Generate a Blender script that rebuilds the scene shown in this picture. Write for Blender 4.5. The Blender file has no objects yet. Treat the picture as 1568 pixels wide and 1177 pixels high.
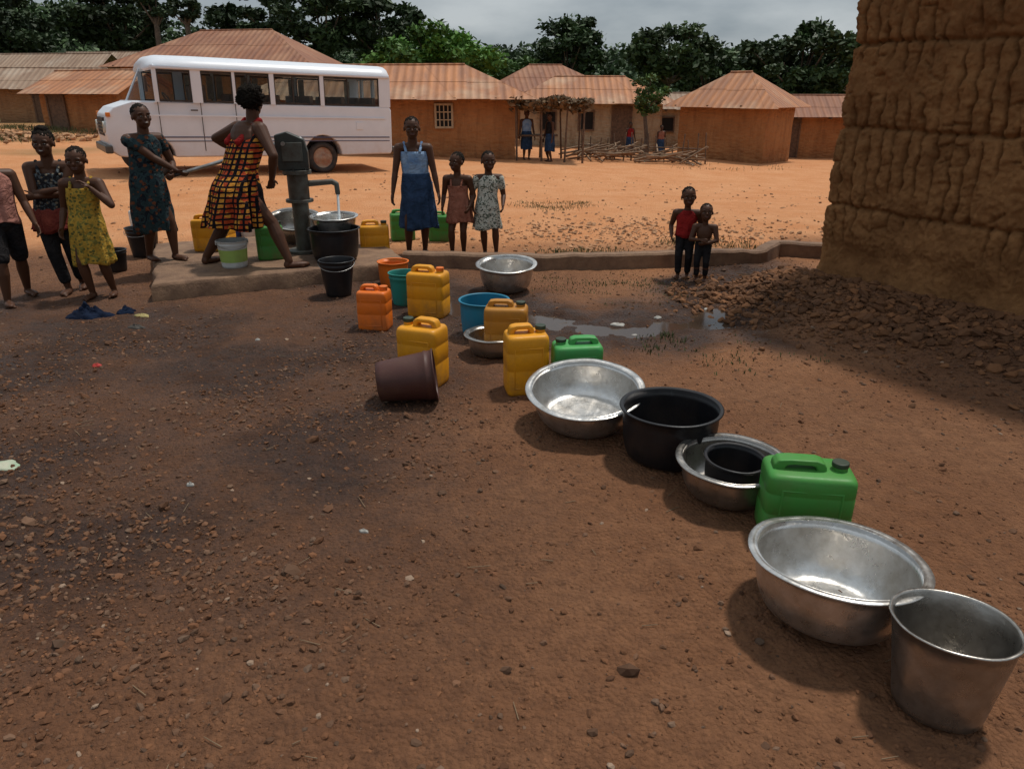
import bpy, math, random
import numpy as np
from mathutils import Vector, Matrix, noise
random.seed(7); rng=np.random.default_rng(7)
scene=bpy.context.scene
scene.view_settings.view_transform='Standard'
try: scene.view_settings.look='None'
except Exception: pass
scene.view_settings.exposure=0
COL=scene.collection
def sm(a,b,x):
    t=max(0.,min(1.,(x-a)/(b-a))); return t*t*(3-2*t)
def nz(x,y,z=0.): return noise.noise(Vector((x,y,z)))
# ------------------------------------------------------------------ helpers
def link(ob,parent=None):
    COL.objects.link(ob)
    if parent is not None: ob.parent=parent
    return ob
def empty(name,loc=(0,0,0),rz=0.,rot=None):
    e=bpy.data.objects.new(name,None); e.empty_display_size=.1
    e.location=loc; e.rotation_euler=rot if rot else (0,0,rz)
    return link(e)
def mk(name,V,F,mat,parent=None,smooth=True,loc=None,bevel=0,solid=0,cols=None,sub=0):
    me=bpy.data.meshes.new(name)
    V=V.tolist() if isinstance(V,np.ndarray) else [tuple(v) for v in V]
    F=F.tolist() if isinstance(F,np.ndarray) else F
    me.from_pydata(V,[],F); me.update()
    if smooth: me.polygons.foreach_set('use_smooth',[True]*len(me.polygons))
    for m in (mat if isinstance(mat,(list,tuple)) else [mat]): me.materials.append(m)
    if cols is not None:
        a=me.color_attributes.new('Col','FLOAT_COLOR','POINT')
        c=np.ones((len(V),4),dtype=np.float32); c[:,:3]=np.asarray(cols)[:,:3]
        a.data.foreach_set('color',c.ravel())
    ob=bpy.data.objects.new(name,me); link(ob,parent)
    if loc: ob.location=loc
    if solid:
        m=ob.modifiers.new('sol','SOLIDIFY'); m.thickness=solid; m.offset=0
    if bevel:
        m=ob.modifiers.new('bev','BEVEL'); m.width=bevel; m.segments=3; m.limit_method='ANGLE'; m.angle_limit=math.radians(35)
        try: m.harden_normals=True
        except Exception: pass
    return ob
def frame(d):
    d=Vector(d).normalized(); a=Vector((0,0,1)) if abs(d.z)<.9 else Vector((1,0,0))
    u=a.cross(d).normalized(); v=d.cross(u); return d,u,v
def cap_geo(V,F,p0,r0,p1,r1,n=12):
    p0=Vector(p0);p1=Vector(p1)
    if (p1-p0).length<1e-5: p1=p0+Vector((0,0,1e-3))
    d,u,v=frame(p1-p0); b=len(V)
    rings=[(p0,r0,a) for a in (-60,-30,0)]+[(p1,r1,a) for a in (0,30,60)]
    V.append(p0-d*r0)
    for p,r,a in rings:
        c=p+d*(r*math.sin(math.radians(a))); rr=r*math.cos(math.radians(a))
        for i in range(n):
            t=2*math.pi*i/n; V.append(c+u*(rr*math.cos(t))+v*(rr*math.sin(t)))
    V.append(p1+d*r1); L=len(V)-1
    for i in range(n):
        j=(i+1)%n
        F.append((b,b+1+j,b+1+i))
        for k in range(5):
            q=b+1+k*n; F.append((q+i,q+j,q+n+j,q+n+i))
        q=b+1+5*n; F.append((q+i,q+j,L))
def ell_geo(V,F,c,r,M=None,n=16,m=10):
    b=len(V); c=Vector(c)
    def P(x,y,z):
        w=Vector((x*r[0],y*r[1],z*r[2])); w=(M@w) if M else w; return c+w
    V.append(P(0,0,-1))
    for k in range(1,m):
        a=-math.pi/2+math.pi*k/m
        for i in range(n):
            t=2*math.pi*i/n; V.append(P(math.cos(a)*math.cos(t),math.cos(a)*math.sin(t),math.sin(a)))
    V.append(P(0,0,1)); L=len(V)-1
    for i in range(n):
        j=(i+1)%n; F.append((b,b+1+j,b+1+i))
        for k in range(m-2):
            q=b+1+k*n; F.append((q+i,q+j,q+n+j,q+n+i))
        q=b+1+(m-2)*n; F.append((q+i,q+j,L))
def cyl_geo(V,F,p0,p1,r0,r1=None,n=16):
    r1=r0 if r1 is None else r1; p0=Vector(p0);p1=Vector(p1); d,u,v=frame(p1-p0); b=len(V)
    for p,r in ((p0,r0),(p1,r1)):
        for i in range(n):
            t=2*math.pi*i/n; V.append(p+u*(r*math.cos(t))+v*(r*math.sin(t)))
    for i in range(n):
        j=(i+1)%n; F.append((b+i,b+j,b+n+j,b+n+i))
    F.append(tuple(b+i for i in reversed(range(n)))); F.append(tuple(b+n+i for i in range(n)))
def box_geo(V,F,c,s,M=None):
    b=len(V); c=Vector(c)
    for z in (-.5,.5):
        for x,y in ((-.5,-.5),(.5,-.5),(.5,.5),(-.5,.5)):
            w=Vector((x*s[0],y*s[1],z*s[2])); V.append(c+((M@w) if M else w))
    for f in ((3,2,1,0),(4,5,6,7),(0,1,5,4),(1,2,6,5),(2,3,7,6),(3,0,4,7)): F.append(tuple(b+i for i in f))
def shade(ob):
    try: ob.data.set_sharp_from_angle(angle=math.radians(40))
    except Exception: pass
    return ob
def cyl(name,parent,p0,p1,r0,mat,r1=None,n=20,bevel=0):
    V=[];F=[];cyl_geo(V,F,p0,p1,r0,r1,n); return mk(name,V,F,mat,parent,smooth=False,bevel=bevel) if n<10 else shade(mk(name,V,F,mat,parent,smooth=True,bevel=bevel))
def box(name,parent,c,s,mat,bevel=.005,M=None):
    V=[];F=[];box_geo(V,F,c,s,M); return mk(name,V,F,mat,parent,smooth=False,bevel=bevel)
def lathe(name,prof,mat,parent=None,n=64,dent=0.,seed=0.):
    V=[];F=[];cl=[]
    for (r,z) in prof:
        if r<1e-6: cl.append([len(V)]); V.append((0,0,z)); continue
        row=[]
        for i in range(n):
            t=2*math.pi*i/n
            k=1+dent*nz(math.cos(t)*1.3+seed,math.sin(t)*1.3,z*5+seed)
            row.append(len(V)); V.append((r*k*math.cos(t),r*k*math.sin(t),z+dent*.15*nz(math.cos(t)*2,math.sin(t)*2,seed)))
        cl.append(row)
    for a,b in zip(cl[:-1],cl[1:]):
        for i in range(n):
            j=(i+1)%n
            if len(a)==1: F.append((a[0],b[j],b[i]))
            elif len(b)==1: F.append((a[i],a[j],b[0]))
            else: F.append((a[i],a[j],b[j],b[i]))
    return mk(name,V,F,mat,parent)
# ------------------------------------------------------------------ materials
class NT:
    def __init__(s,name):
        s.m=bpy.data.materials.new(name); s.m.use_nodes=True; s.t=s.m.node_tree; s.n=s.t.nodes; s.l=s.t.links
        s.b=s.n['Principled BSDF']; s.tc=s.n.new('ShaderNodeTexCoord')
    def L(s,a,b): s.l.new(a,b)
    def mapping(s,scale=(1,1,1),rot=(0,0,0)):
        m=s.n.new('ShaderNodeMapping'); m.inputs['Scale'].default_value=scale; m.inputs['Rotation'].default_value=rot
        s.L(s.tc.outputs['Object'],m.inputs['Vector']); return m.outputs[0]
    def noise(s,scale,detail=4,rough=.6,vec=None,dist=0):
        n=s.n.new('ShaderNodeTexNoise'); n.inputs['Scale'].default_value=scale; n.inputs['Detail'].default_value=min(detail,5)
        n.inputs['Roughness'].default_value=rough; n.inputs['Distortion'].default_value=dist
        s.L(vec or s.tc.outputs['Object'],n.inputs['Vector']); return n.outputs['Fac']
    def voro(s,scale,vec=None,feature='F1',out='Distance'):
        n=s.n.new('ShaderNodeTexVoronoi'); n.feature=feature; n.inputs['Scale'].default_value=scale
        s.L(vec or s.tc.outputs['Object'],n.inputs['Vector']); return n.outputs[out]
    def wave(s,scale,direction='X',dist=0,vec=None):
        n=s.n.new('ShaderNodeTexWave'); n.bands_direction=direction; n.inputs['Scale'].default_value=scale
        n.inputs['Distortion'].default_value=dist; s.L(vec or s.tc.outputs['Object'],n.inputs['Vector']); return n.outputs['Fac']
    def ramp(s,fac,stops,interp='LINEAR'):
        r=s.n.new('ShaderNodeValToRGB'); r.color_ramp.interpolation=interp; e=r.color_ramp.elements
        while len(e)<len(stops): e.new(.5)
        for i,(p,c) in enumerate(stops):
            e[i].position=p
            e[i].color=(c,c,c,1) if isinstance(c,(int,float)) else (*c,1)
        s.L(fac,r.inputs[0]); return r.outputs[0]
    def mix(s,f,a,b,mode='MIX'):
        m=s.n.new('ShaderNodeMix'); m.data_type='RGBA'; m.blend_type=mode
        for sock,v in ((m.inputs[0],f),(m.inputs[6],a),(m.inputs[7],b)):
            if isinstance(v,(int,float)): sock.default_value=v
            elif isinstance(v,tuple): sock.default_value=(*v,1)
            else: s.L(v,sock)
        return m.outputs[2]
    def math(s,op,a,b=None,clamp=False):
        m=s.n.new('ShaderNodeMath'); m.operation=op; m.use_clamp=clamp
        for i,v in enumerate((a,b)):
            if v is None: continue
            if isinstance(v,(int,float)): m.inputs[i].default_value=v
            else: s.L(v,m.inputs[i])
        return m.outputs[0]
    def sep(s):
        n=s.n.new('ShaderNodeSeparateXYZ'); s.L(s.tc.outputs['Object'],n.inputs[0]); return n.outputs
    def attr(s,name='Col'):
        n=s.n.new('ShaderNodeAttribute'); n.attribute_name=name; return n.outputs['Color']
    def bump(s,h,strength=.5,dist=.01):
        b=s.n.new('ShaderNodeBump'); b.inputs['Strength'].default_value=strength; b.inputs['Distance'].default_value=dist
        s.L(h,b.inputs['Height']); s.L(b.outputs[0],s.b.inputs['Normal'])
    def col(s,c):
        if isinstance(c,tuple): s.b.inputs['Base Color'].default_value=(*c,1)
        else: s.L(c,s.b.inputs['Base Color'])
    def rough(s,r):
        if isinstance(r,(int,float)): s.b.inputs['Roughness'].default_value=r
        else: s.L(r,s.b.inputs['Roughness'])
def simple(name,c1,c2=None,scale=5,rough=.7,bs=40,bstr=.3,bd=.005,metal=0,spec=None):
    t=NT(name); c2=c2 or tuple(x*.7 for x in c1)
    t.col(t.mix(t.ramp(t.noise(scale),[(.35,0.),(.65,1.)]),c1,c2)); t.rough(rough); t.b.inputs['Metallic'].default_value=metal
    if bstr: t.bump(t.noise(bs,3),bstr,bd)
    if spec is not None: t.b.inputs['Specular IOR Level'].default_value=spec
    return t.m
def plastic(name,c,dirt=.5,rough=.38):
    t=NT(name); o=t.sep()
    n=t.ramp(t.noise(7,5,.7),[(.42,0.),(.72,1.)])
    zf=t.math('MULTIPLY',t.math('SUBTRACT',.24,o[2],True),3.4,True)
    d=t.math('MULTIPLY',t.math('ADD',t.math('MULTIPLY',zf,n),t.math('MULTIPLY',n,.35),True),dirt,True)
    base=t.mix(t.noise(3),c,tuple(x*.72 for x in c))
    t.col(t.mix(d,base,(.16,.085,.045))); t.rough(t.ramp(t.noise(12,4),[(.3,rough),(.7,rough+.22)]))
    t.bump(t.noise(25,3),.25,.004); t.b.inputs['Specular IOR Level'].default_value=.35; return t.m
P_Y=plastic('plastic_yellow',(.78,.33,.010),.7); P_Y2=plastic('plastic_amber',(.50,.21,.02),.9); P_O=plastic('plastic_orange',(.80,.17,.012),.55)
P_G=plastic('plastic_green',(.055,.27,.045),.6); P_G2=plastic('plastic_light_green',(.06,.36,.09),.5); P_K=plastic('plastic_black',(.010,.010,.012),.12,.3)
P_T=plastic('plastic_teal',(.02,.24,.20),.35); P_B=plastic('plastic_blue',(.015,.20,.32),.3); P_BR=plastic('plastic_brown',(.075,.026,.020),.3)
P_W=plastic('plastic_white',(.62,.64,.62),.35); P_CAP=plastic('plastic_dark_cap',(.03,.05,.03),.3); P_BL=plastic('plastic_navy',(.03,.08,.3),.3)
P_R=plastic('plastic_red',(.5,.03,.02),.3)
def alu(name,dark=1.,warm=0.):
    t=NT(name); c=.70*dark
    t.col(t.mix(t.ramp(t.noise(9,5,.7),[(.35,0.),(.75,1.)]),(c,c*(.98-warm),c*(.95-warm*2)),(c*.62,c*.56,c*.48)))
    t.b.inputs['Metallic'].default_value=.92; t.rough(t.ramp(t.noise(14,4,.7),[(.3,.22),(.75,.44)]))
    h=t.math('ADD',t.math('MULTIPLY',t.voro(13),.28),t.noise(8,4,.55)); t.bump(h,.36,.014); return t.m
ALU=alu('aluminium'); ALU_D=alu('aluminium_worn',.62,.04)
def mudmat(name,c1,c2,bs=18,bd=.03):
    t=NT(name)
    a=t.mix(t.ramp(t.noise(2.2,5,.65),[(.35,0.),(.68,1.)]),c1,c2)
    a=t.mix(t.ramp(t.noise(22,4,.7),[(.45,0.),(.8,.5)]),a,tuple(x*.45 for x in c1))
    t.col(a); t.rough(.95); t.b.inputs['Specular IOR Level'].default_value=.15
    t.bump(t.math('ADD',t.noise(bs,5,.7),t.math('MULTIPLY',t.noise(bs*4,4,.7),.5)),.9,bd); return t.m
MUDW=mudmat('cob_wall',(.38,.185,.073),(.24,.110,.043),34,.020)
def housemud(name,c1,c2,c3):
    t=NT(name); o=t.sep()
    a=t.mix(t.ramp(t.noise(.8,5,.65),[(.32,0.),(.68,1.)]),c1,c2)
    st=t.noise(1.5,4,.7,vec=t.mapping((3,3,.5)))
    a=t.mix(t.ramp(st,[(.48,0.),(.70,.65)]),a,c3)
    b=t.math('MULTIPLY',t.math('SUBTRACT',.55,o[2],True),1.4,True)
    a=t.mix(t.math('MULTIPLY',b,t.ramp(t.noise(3,4),[(.35,.2),(.65,1.)])),a,c3)
    t.col(a); t.rough(.95); t.b.inputs['Specular IOR Level'].default_value=.1
    t.bump(t.math('ADD',t.noise(6,5,.7),t.math('MULTIPLY',t.voro(5,vec=t.mapping((1,1,2.2))),.6)),.9,.06); return t.m
MUD1=housemud('mud_wall_orange',(.46,.22,.092),(.34,.15,.06),(.21,.095,.045))
MUD2=housemud('mud_wall_tan',(.36,.21,.11),(.28,.15,.075),(.20,.11,.06))
CREAM=housemud('plaster_cream',(.50,.40,.27),(.42,.31,.20),(.28,.17,.09))
def rustmat(name,direction,base=(.50,.20,.075),alt=(.30,.125,.06),pale=(.50,.33,.21)):
    t=NT(name); w=t.wave(1.25,direction)
    st=t.mapping((3,.5,.5) if direction=='X' else (.5,3,.5))
    c=t.mix(t.ramp(t.noise(.9,5,.7,vec=st),[(.36,0.),(.62,1.)]),base,alt)
    c=t.mix(t.ramp(t.noise(.6,4,.6),[(.48,0.),(.68,.8)]),c,pale)
    c=t.mix(t.math('MULTIPLY',t.math('SUBTRACT',1.,w),.35),c,(.13,.05,.025))
    t.col(c); t.rough(.75); t.bump(w,.8,.04); return t.m
RX=rustmat('rusty_sheet_x','X'); RY=rustmat('rusty_sheet_y','Y')
GX=rustmat('weathered_sheet_x','X',(.36,.25,.17),(.22,.14,.09),(.42,.34,.26)); GY=rustmat('weathered_sheet_y','Y',(.36,.25,.17),(.22,.14,.09),(.42,.34,.26))
BX=rustmat('dark_rust_sheet_x','X',(.30,.115,.05),(.20,.075,.038),(.38,.19,.10)); BY=rustmat('dark_rust_sheet_y','Y',(.30,.115,.05),(.20,.075,.038),(.38,.19,.10))
DARK=simple('dark_interior',(.012,.010,.009),rough=.9); WOOD=simple('weathered_wood',(.17,.10,.06),(.09,.055,.035),12,.85)
CONC=NT('concrete'); CONC.col(CONC.mix(CONC.ramp(CONC.noise(4,5,.7),[(.35,0.),(.7,1.)]),(.25,.145,.082),(.11,.058,.034))); CONC.rough(.85); CONC.bump(CONC.noise(30,5,.7),.7,.016); CONC=CONC.m
IRON=simple('pump_iron',(.05,.058,.052),(.035,.030,.026),9,.55,50,.4,.004,.4)
IRON_B=simple('pump_body_paint',(.10,.105,.09),(.06,.045,.032),9,.6,50,.4,.004,.2)
STEEL=simple('galvanised_pipe',(.42,.42,.42),(.25,.23,.2),12,.4,50,.2,.002,.8)
RUB=simple('tyre_rubber',(.02,.02,.02),(.06,.04,.03),9,.85)
SKIN=NT('skin'); SKIN.col(SKIN.mix(SKIN.noise(6),(.098,.040,.020),(.055,.023,.012))); SKIN.rough(.52); SKIN.b.inputs['Specular IOR Level'].default_value=.24; SKIN.bump(SKIN.noise(80,3),.12,.001); SKIN=SKIN.m
LIPS=simple('lips',(.11,.04,.03),rough=.4,bstr=0); EYEW=simple('eye_white',(.40,.36,.31),rough=.35,bstr=0); EYED=simple('eye_iris',(.008,.005,.004),rough=.3,bstr=0)
HAIR=simple('hair',(.010,.008,.007),(.02,.016,.012),30,.95,90,1,.01,spec=.1); TEETH=simple('teeth',(.6,.57,.5),rough=.35,bstr=0)
def cloth(name,c1,c2=None,c3=None,kind='plain',sc=14):
    t=NT(name); nb=t.noise(9,4)
    if kind=='plain': c=t.mix(t.ramp(nb,[(.35,0.),(.65,1.)]),c1,c2 or tuple(x*.6 for x in c1))
    elif kind=='plaid':
        a=t.ramp(t.wave(sc*.16,'X',.8),[(.66,0.),(.74,1.)]); b=t.ramp(t.wave(sc*.16,'Z',.8),[(.66,0.),(.74,1.)])
        c=t.mix(t.ramp(t.voro(sc*.45,out='Color'),[(.3,0.),(.5,1.)],'CONSTANT'),c1,c2); c=t.mix(a,c,c3); c=t.mix(b,c,c3)
    else:
        v=t.voro(sc,vec=t.mapping((1,1,1.2))); c=t.mix(t.ramp(v,[(.28,1.),(.36,0.)]),c1,c2)
        if c3: c=t.mix(t.ramp(t.noise(sc*.9,2,.5,dist=1.5),[(.55,0.),(.60,1.)]),c,c3)
    t.col(c); t.rough(.9); t.b.inputs['Specular IOR Level'].default_value=.1
    t.bump(t.noise(15,3,.55,dist=1.2),.9,.03); return t.m
# ------------------------------------------------------------------ terrain
WA=Vector((2.68,6.55)); WD=Vector((.54,-.84)).normalized(); WN=Vector((-.84,-.54)).normalized()
def walldist(x,y):
    p=Vector((x,y))-WA; s=p.dot(WD); d=p.dot(WN)
    if s<0: return math.hypot(d,s)
    return max(d,0.)
CH=[(-1.3,6.9),(-.9,6.5),(-.3,6.0),(.2,5.75),(.9,5.5),(1.55,5.7),(1.85,6.2),(2.15,6.95),(2.5,7.4)]
def chdist(x,y):
    best=9
    for (ax,ay),(bx,by) in zip(CH[:-1],CH[1:]):
        dx,dy=bx-ax,by-ay; t=max(0,min(1,((x-ax)*dx+(y-ay)*dy)/(dx*dx+dy*dy)))
        best=min(best,math.hypot(x-ax-t*dx,y-ay-t*dy))
    return best
def gh(x,y):
    h=sm(10,18,y)*max(-.6,min(.5,-.04*(x+4)))
    h+=.012*nz(x*1.1,y*1.1,3)+.008*nz(x*5,y*5)
    if abs(x)<8 and y<10: h+=.008*nz(x*13,y*13,5)+.0045*nz(x*28,y*28,6)
    if y>11: h+=.04*nz(x*.3,y*.3,9)*sm(11,18,y)
    if 0<x<7 and 2<y<8.5:
        d=walldist(x,y)
        h+=.22*sm(1.15,0,d)**1.3
    if -1.8<x<2.9 and 4.9<y<7.8: h-=.036*sm(.30,.03,chdist(x,y)+.20*nz(x*4,y*4,8))
    return h
def axis(lo,hi,step,out_lo,out_hi,g=1.16):
    a=list(np.arange(lo,hi+1e-6,step)); s=step;x=hi
    while x<out_hi: s=min(s*g,40); x+=s; a.append(x)
    s=step;x=lo;pre=[]
    while x>out_lo: s=min(s*g,40); x-=s; pre.append(x)
    return pre[::-1]+a
xs=axis(-5.6,4.4,.028,-700,700,1.2); ys=list(np.arange(1.0,4.0,.020))+axis(4.0,8.6,.032,3.97,900,1.08)[1:]
pre=[];s_=.02;x_=1.0
while x_>-60: s_*=1.25; x_-=s_; pre.append(x_)
ys=sorted(set(pre[::-1]+list(ys))); V=[];C=[]
for y in ys:
    for x in xs:
        V.append((x,y,gh(x,y)))
        n=nz(x*.7,y*.7,1); n2=nz(x*2.3,y*2.3,4)
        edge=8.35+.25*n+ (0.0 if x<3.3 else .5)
        bright=sm(edge-.35,edge+1.1,y+.3*n2)*.96  # sunlit far ground against shaded foreground, painted into the earth colour
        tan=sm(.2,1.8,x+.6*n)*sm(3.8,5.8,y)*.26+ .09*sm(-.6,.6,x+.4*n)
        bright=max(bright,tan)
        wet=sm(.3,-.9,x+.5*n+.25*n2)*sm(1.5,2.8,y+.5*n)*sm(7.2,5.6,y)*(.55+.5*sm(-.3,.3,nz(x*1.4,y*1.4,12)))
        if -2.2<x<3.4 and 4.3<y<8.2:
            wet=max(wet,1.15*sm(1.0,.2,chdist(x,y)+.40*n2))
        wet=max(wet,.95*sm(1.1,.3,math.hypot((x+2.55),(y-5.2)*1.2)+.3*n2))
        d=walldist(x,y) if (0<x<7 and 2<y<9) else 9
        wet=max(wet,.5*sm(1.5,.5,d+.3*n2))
        green=sm(34,48,y+4*n+(0 if x>-12 else 6))
        if x<-11 and y>19: green=max(green,.5*sm(-.1,.3,nz(x*.3,y*.3,6)))
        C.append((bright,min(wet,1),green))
nx=len(xs); ny=len(ys); ii=np.arange((ny-1)*nx).reshape(ny-1,nx)[:,:-1].ravel()
F=np.stack([ii,ii+1,ii+nx+1,ii+nx],1)
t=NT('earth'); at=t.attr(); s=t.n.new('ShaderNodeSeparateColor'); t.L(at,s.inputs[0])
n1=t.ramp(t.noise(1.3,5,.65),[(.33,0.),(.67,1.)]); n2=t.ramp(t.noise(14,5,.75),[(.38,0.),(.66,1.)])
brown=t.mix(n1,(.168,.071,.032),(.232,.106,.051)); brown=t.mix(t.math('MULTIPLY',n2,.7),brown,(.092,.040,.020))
br=t.mix(n1,(.62,.255,.096),(.71,.35,.165)); br=t.mix(t.math('MULTIPLY',n2,.5),br,(.50,.205,.085))  # sunlit tone for the far ground, light put into the colour
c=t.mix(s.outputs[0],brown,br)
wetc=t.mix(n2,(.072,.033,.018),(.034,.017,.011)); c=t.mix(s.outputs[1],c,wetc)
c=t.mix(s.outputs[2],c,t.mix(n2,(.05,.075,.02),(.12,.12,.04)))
t.col(c)
wr=t.math('MULTIPLY',s.outputs[1],t.ramp(t.noise(3.5,4,.6),[(.42,0.),(.60,1.)]))
rr=t.ramp(wr,[(0.,.95),(.9,.34)]); t.rough(rr); t.b.inputs['Specular IOR Level'].default_value=.3
h=t.math('ADD',t.noise(34,5,.8),t.math('MULTIPLY',t.voro(55),-.6)); t.bump(h,1.,.026)
EARTH=t.m
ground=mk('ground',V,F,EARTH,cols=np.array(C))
# ---------------------------------------------------------------- stones
def ico():
    p=(1+5**.5)/2
    v=np.array([(-1,p,0),(1,p,0),(-1,-p,0),(1,-p,0),(0,-1,p),(0,1,p),(0,-1,-p),(0,1,-p),(p,0,-1),(p,0,1),(-p,0,-1),(-p,0,1)],float); v/=np.linalg.norm(v[0])
    f=np.array([(0,11,5),(0,5,1),(0,1,7),(0,7,10),(0,10,11),(1,5,9),(5,11,4),(11,10,2),(10,7,6),(7,1,8),(3,9,4),(3,4,2),(3,2,6),(3,6,8),(3,8,9),(4,9,5),(2,4,11),(6,2,10),(8,6,7),(9,8,1)])
    return v,f
IV,IF=ico()
def stones(name,pts,sizes,colfn,mat,sub=False):
    n=len(pts); A=np.repeat(IV[None],n,0)*(1+rng.uniform(-.32,.32,(n,12,1)))
    sc=np.stack([rng.uniform(.7,1.3,n),rng.uniform(.6,1.2,n),rng.uniform(.4,.8,n)],1)*sizes[:,None]
    A=A*sc[:,None,:]; a=rng.uniform(0,6.28,n); ca,sa=np.cos(a),np.sin(a)
    X=A[...,0]*ca[:,None]-A[...,1]*sa[:,None]; Y=A[...,0]*sa[:,None]+A[...,1]*ca[:,None]; A[...,0]=X;A[...,1]=Y
    tl=rng.uniform(-.5,.5,n); Z=A[...,2]+A[...,0]*np.sin(tl)[:,None]; A[...,2]=Z
    A+=pts[:,None,:]; Fv=(IF[None]+12*np.arange(n)[:,None,None]).reshape(-1,3)
    cols=np.repeat(colfn(n)[:,None,:],12,1).reshape(-1,3)
    return mk(name,A.reshape(-1,3),Fv,mat,smooth=False,cols=cols)
t=NT('stone'); t.col(t.mix(t.math('MULTIPLY',t.noise(30,4),.6),t.attr(),(.08,.040,.022))); t.rough(.9); t.b.inputs['Specular IOR Level'].default_value=.2; t.bump(t.noise(90,4),.5,.004); STONE=t.m
def brownish(n):
    k=rng.uniform(0,1,(n,1))**2; g=rng.uniform(.45,1.2,(n,1))
    base=np.array([[.18,.077,.036]])*(1-k)+np.array([[.17,.110,.075]])*k
    c=base*g; w=rng.uniform(0,1,n)<.012; c[w]=np.array([.34,.24,.17]); return c
pts=[];sz=[]
while len(pts)<19000:
    y=1.2+7.0*random.random()**1.25; x=random.uniform(-.78*y-.6,.78*y+.4)
    n=nz(x*.8,y*.8,2); dens=.08+.85*sm(.1,-1.0,x+.6*n)*sm(1.2,2.2,y)*sm(-.30,.2,n+.1)*sm(6.3,5.0,y)+.7*sm(1.9,.8,walldist(x,y) if x>0 else 9)+.35*sm(.9,.2,math.hypot(x+.5,y-3.6))
    if random.random()>dens: continue
    if walldist(x,y)<.02 and x>2.7: continue
    r=.0035+.013*random.random()**3
    if random.random()<.02: r*=1.9
    pts.append((x,y,gh(x,y)+r*.15)); sz.append(r)
stones('gravel',np.array(pts),np.array(sz),brownish,STONE)
pts=[];sz=[]
while len(pts)<9000:
    y=1.1+4.2*random.random(); x=random.uniform(-.78*y-.3,.78*y+.3)
    if random.random()>.25+.75*sm(-.2,.35,nz(x*2.2,y*2.2,31)): continue
    r=.0022+.007*random.random()**2.6
    pts.append((x,y,gh(x,y)+r*.05)); sz.append(r)
def soil(n): return np.array([[.195,.086,.040]])*rng.uniform(.6,1.25,(n,1))
stones('dirt_crumbs',np.array(pts),np.array(sz),soil,STONE)
pts=[];sz=[]
while len(pts)<4400:
    s=random.uniform(-.55,3.0); d=.03+1.15*abs(random.gauss(0,.44)); 
    if d>1.7: continue
    p=WA+WD*s+WN*d; x,y=p
    r=.007+.045*random.random()**3.6
    if d>.8: r*=.6
    pts.append((x,y,gh(x,y)+r*.25)); sz.append(r)
for _ in range(900):
    a=random.uniform(2.2,4.2); d=random.uniform(.03,1.1); x=2.63+math.cos(a)*d*1.1; y=6.45+math.sin(a)*d
    r=.008+.035*random.random()**2.5; pts.append((x,y,gh(x,y)+r*.25)); sz.append(r)
def rubc(n):
    k=rng.uniform(0,1,(n,1)); return (np.array([[.25,.110,.046]])*(1-k)+np.array([[.13,.062,.032]])*k)*rng.uniform(.6,1.25,(n,1))
stones('rubble',np.array(pts),np.array(sz),rubc,STONE)
pts=[];sz=[]
for _ in range(2600):
    if random.random()<.6: x=random.gauss(1.6,1.3); y=random.gauss(9.6,.8)
    else: x=random.uniform(-9,9); y=random.uniform(8.6,19)
    if y<8.45: continue
    r=.008+.028*random.random()**2; pts.append((x,y,gh(x,y)+r*.2)); sz.append(r)
for _ in range(500):
    x=random.gauss(-17,1.6); y=random.gauss(24,.8); r=.04+.09*random.random(); pts.append((x,y,gh(x,y)+r*.3+.1*random.random())); sz.append(r)
def pale(n):
    return np.array([[.58,.32,.17]])*rng.uniform(.5,1.2,(n,1))
stones('roadside_stones',np.array(pts),np.array(sz),pale,STONE)
# grass tufts
Vg=[];Fg=[];Cg=[]
def tuft(x,y,n,hh,sp):
    for _ in range(n):
        px=x+random.gauss(0,sp); py=y+random.gauss(0,sp*.6); z=gh(px,py); a=random.uniform(0,6.28); l=hh*random.uniform(.4,1.1); w=.004+.003*random.random()
        dx,dy=math.cos(a)*l*.5,math.sin(a)*l*.5; b=len(Vg)
        Vg.extend([(px-w*math.sin(a),py+w*math.cos(a),z-.005),(px+w*math.sin(a),py-w*math.cos(a),z-.005),(px+dx*.4+w*math.sin(a)*.6,py+dy*.4-w*.6*math.cos(a),z+l*.7),(px+dx,py+dy,z+l)])
        Fg.extend([(b,b+1,b+2),(b,b+2,b+3)]); g=random.uniform(.6,1.3); Cg.extend([(.085*g,.098*g,.030*g)]*4)
for _ in range(22): tuft(random.uniform(.1,1.3),random.gauss(12.6,.35),26,.04,.18)
for _ in range(16): tuft(random.uniform(.3,1.3),random.gauss(8.35,.12),28,.05,.10)
for _ in range(14): tuft(random.uniform(2.0,3.0),random.gauss(9.0,.2),30,.06,.12)
for _ in range(34): tuft(random.uniform(.3,1.6),random.gauss(6.9,.30),18,.022,.11)
for _ in range(6): tuft(random.gauss(1.0,.15),random.gauss(5.15,.12),18,.04,.06)
for _ in range(10): tuft(random.uniform(1.3,2.2),random.gauss(4.9,.2),12,.025,.08)
for _ in range(40): tuft(random.uniform(-20,-13),random.uniform(22,30),50,.18,.4)
for _ in range(12): tuft(random.uniform(5,12),random.uniform(23,25.5),20,.08,.3)
t=NT('grass_blades'); t.col(t.attr()); t.rough(.7); mk('grass_tufts',Vg,Fg,t.m,smooth=False,cols=np.array(Cg))
t=NT('puddle_water'); t.col((.06,.038,.025)); t.rough(.12); t.b.inputs['Specular IOR Level'].default_value=.5; t.bump(t.noise(20,2),.15,.003)
Vp=[]
for i,(x,y) in enumerate([(-1.5,6.8),(-.1,5.25),(1.3,5.15),(1.95,5.45),(2.5,6.8),(2.7,7.4),(2.3,7.5),(1.9,7.1),(1.4,6.0),(.6,5.95),(-1.1,7.15)]): Vp.append((x,y,-.0228))
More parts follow.
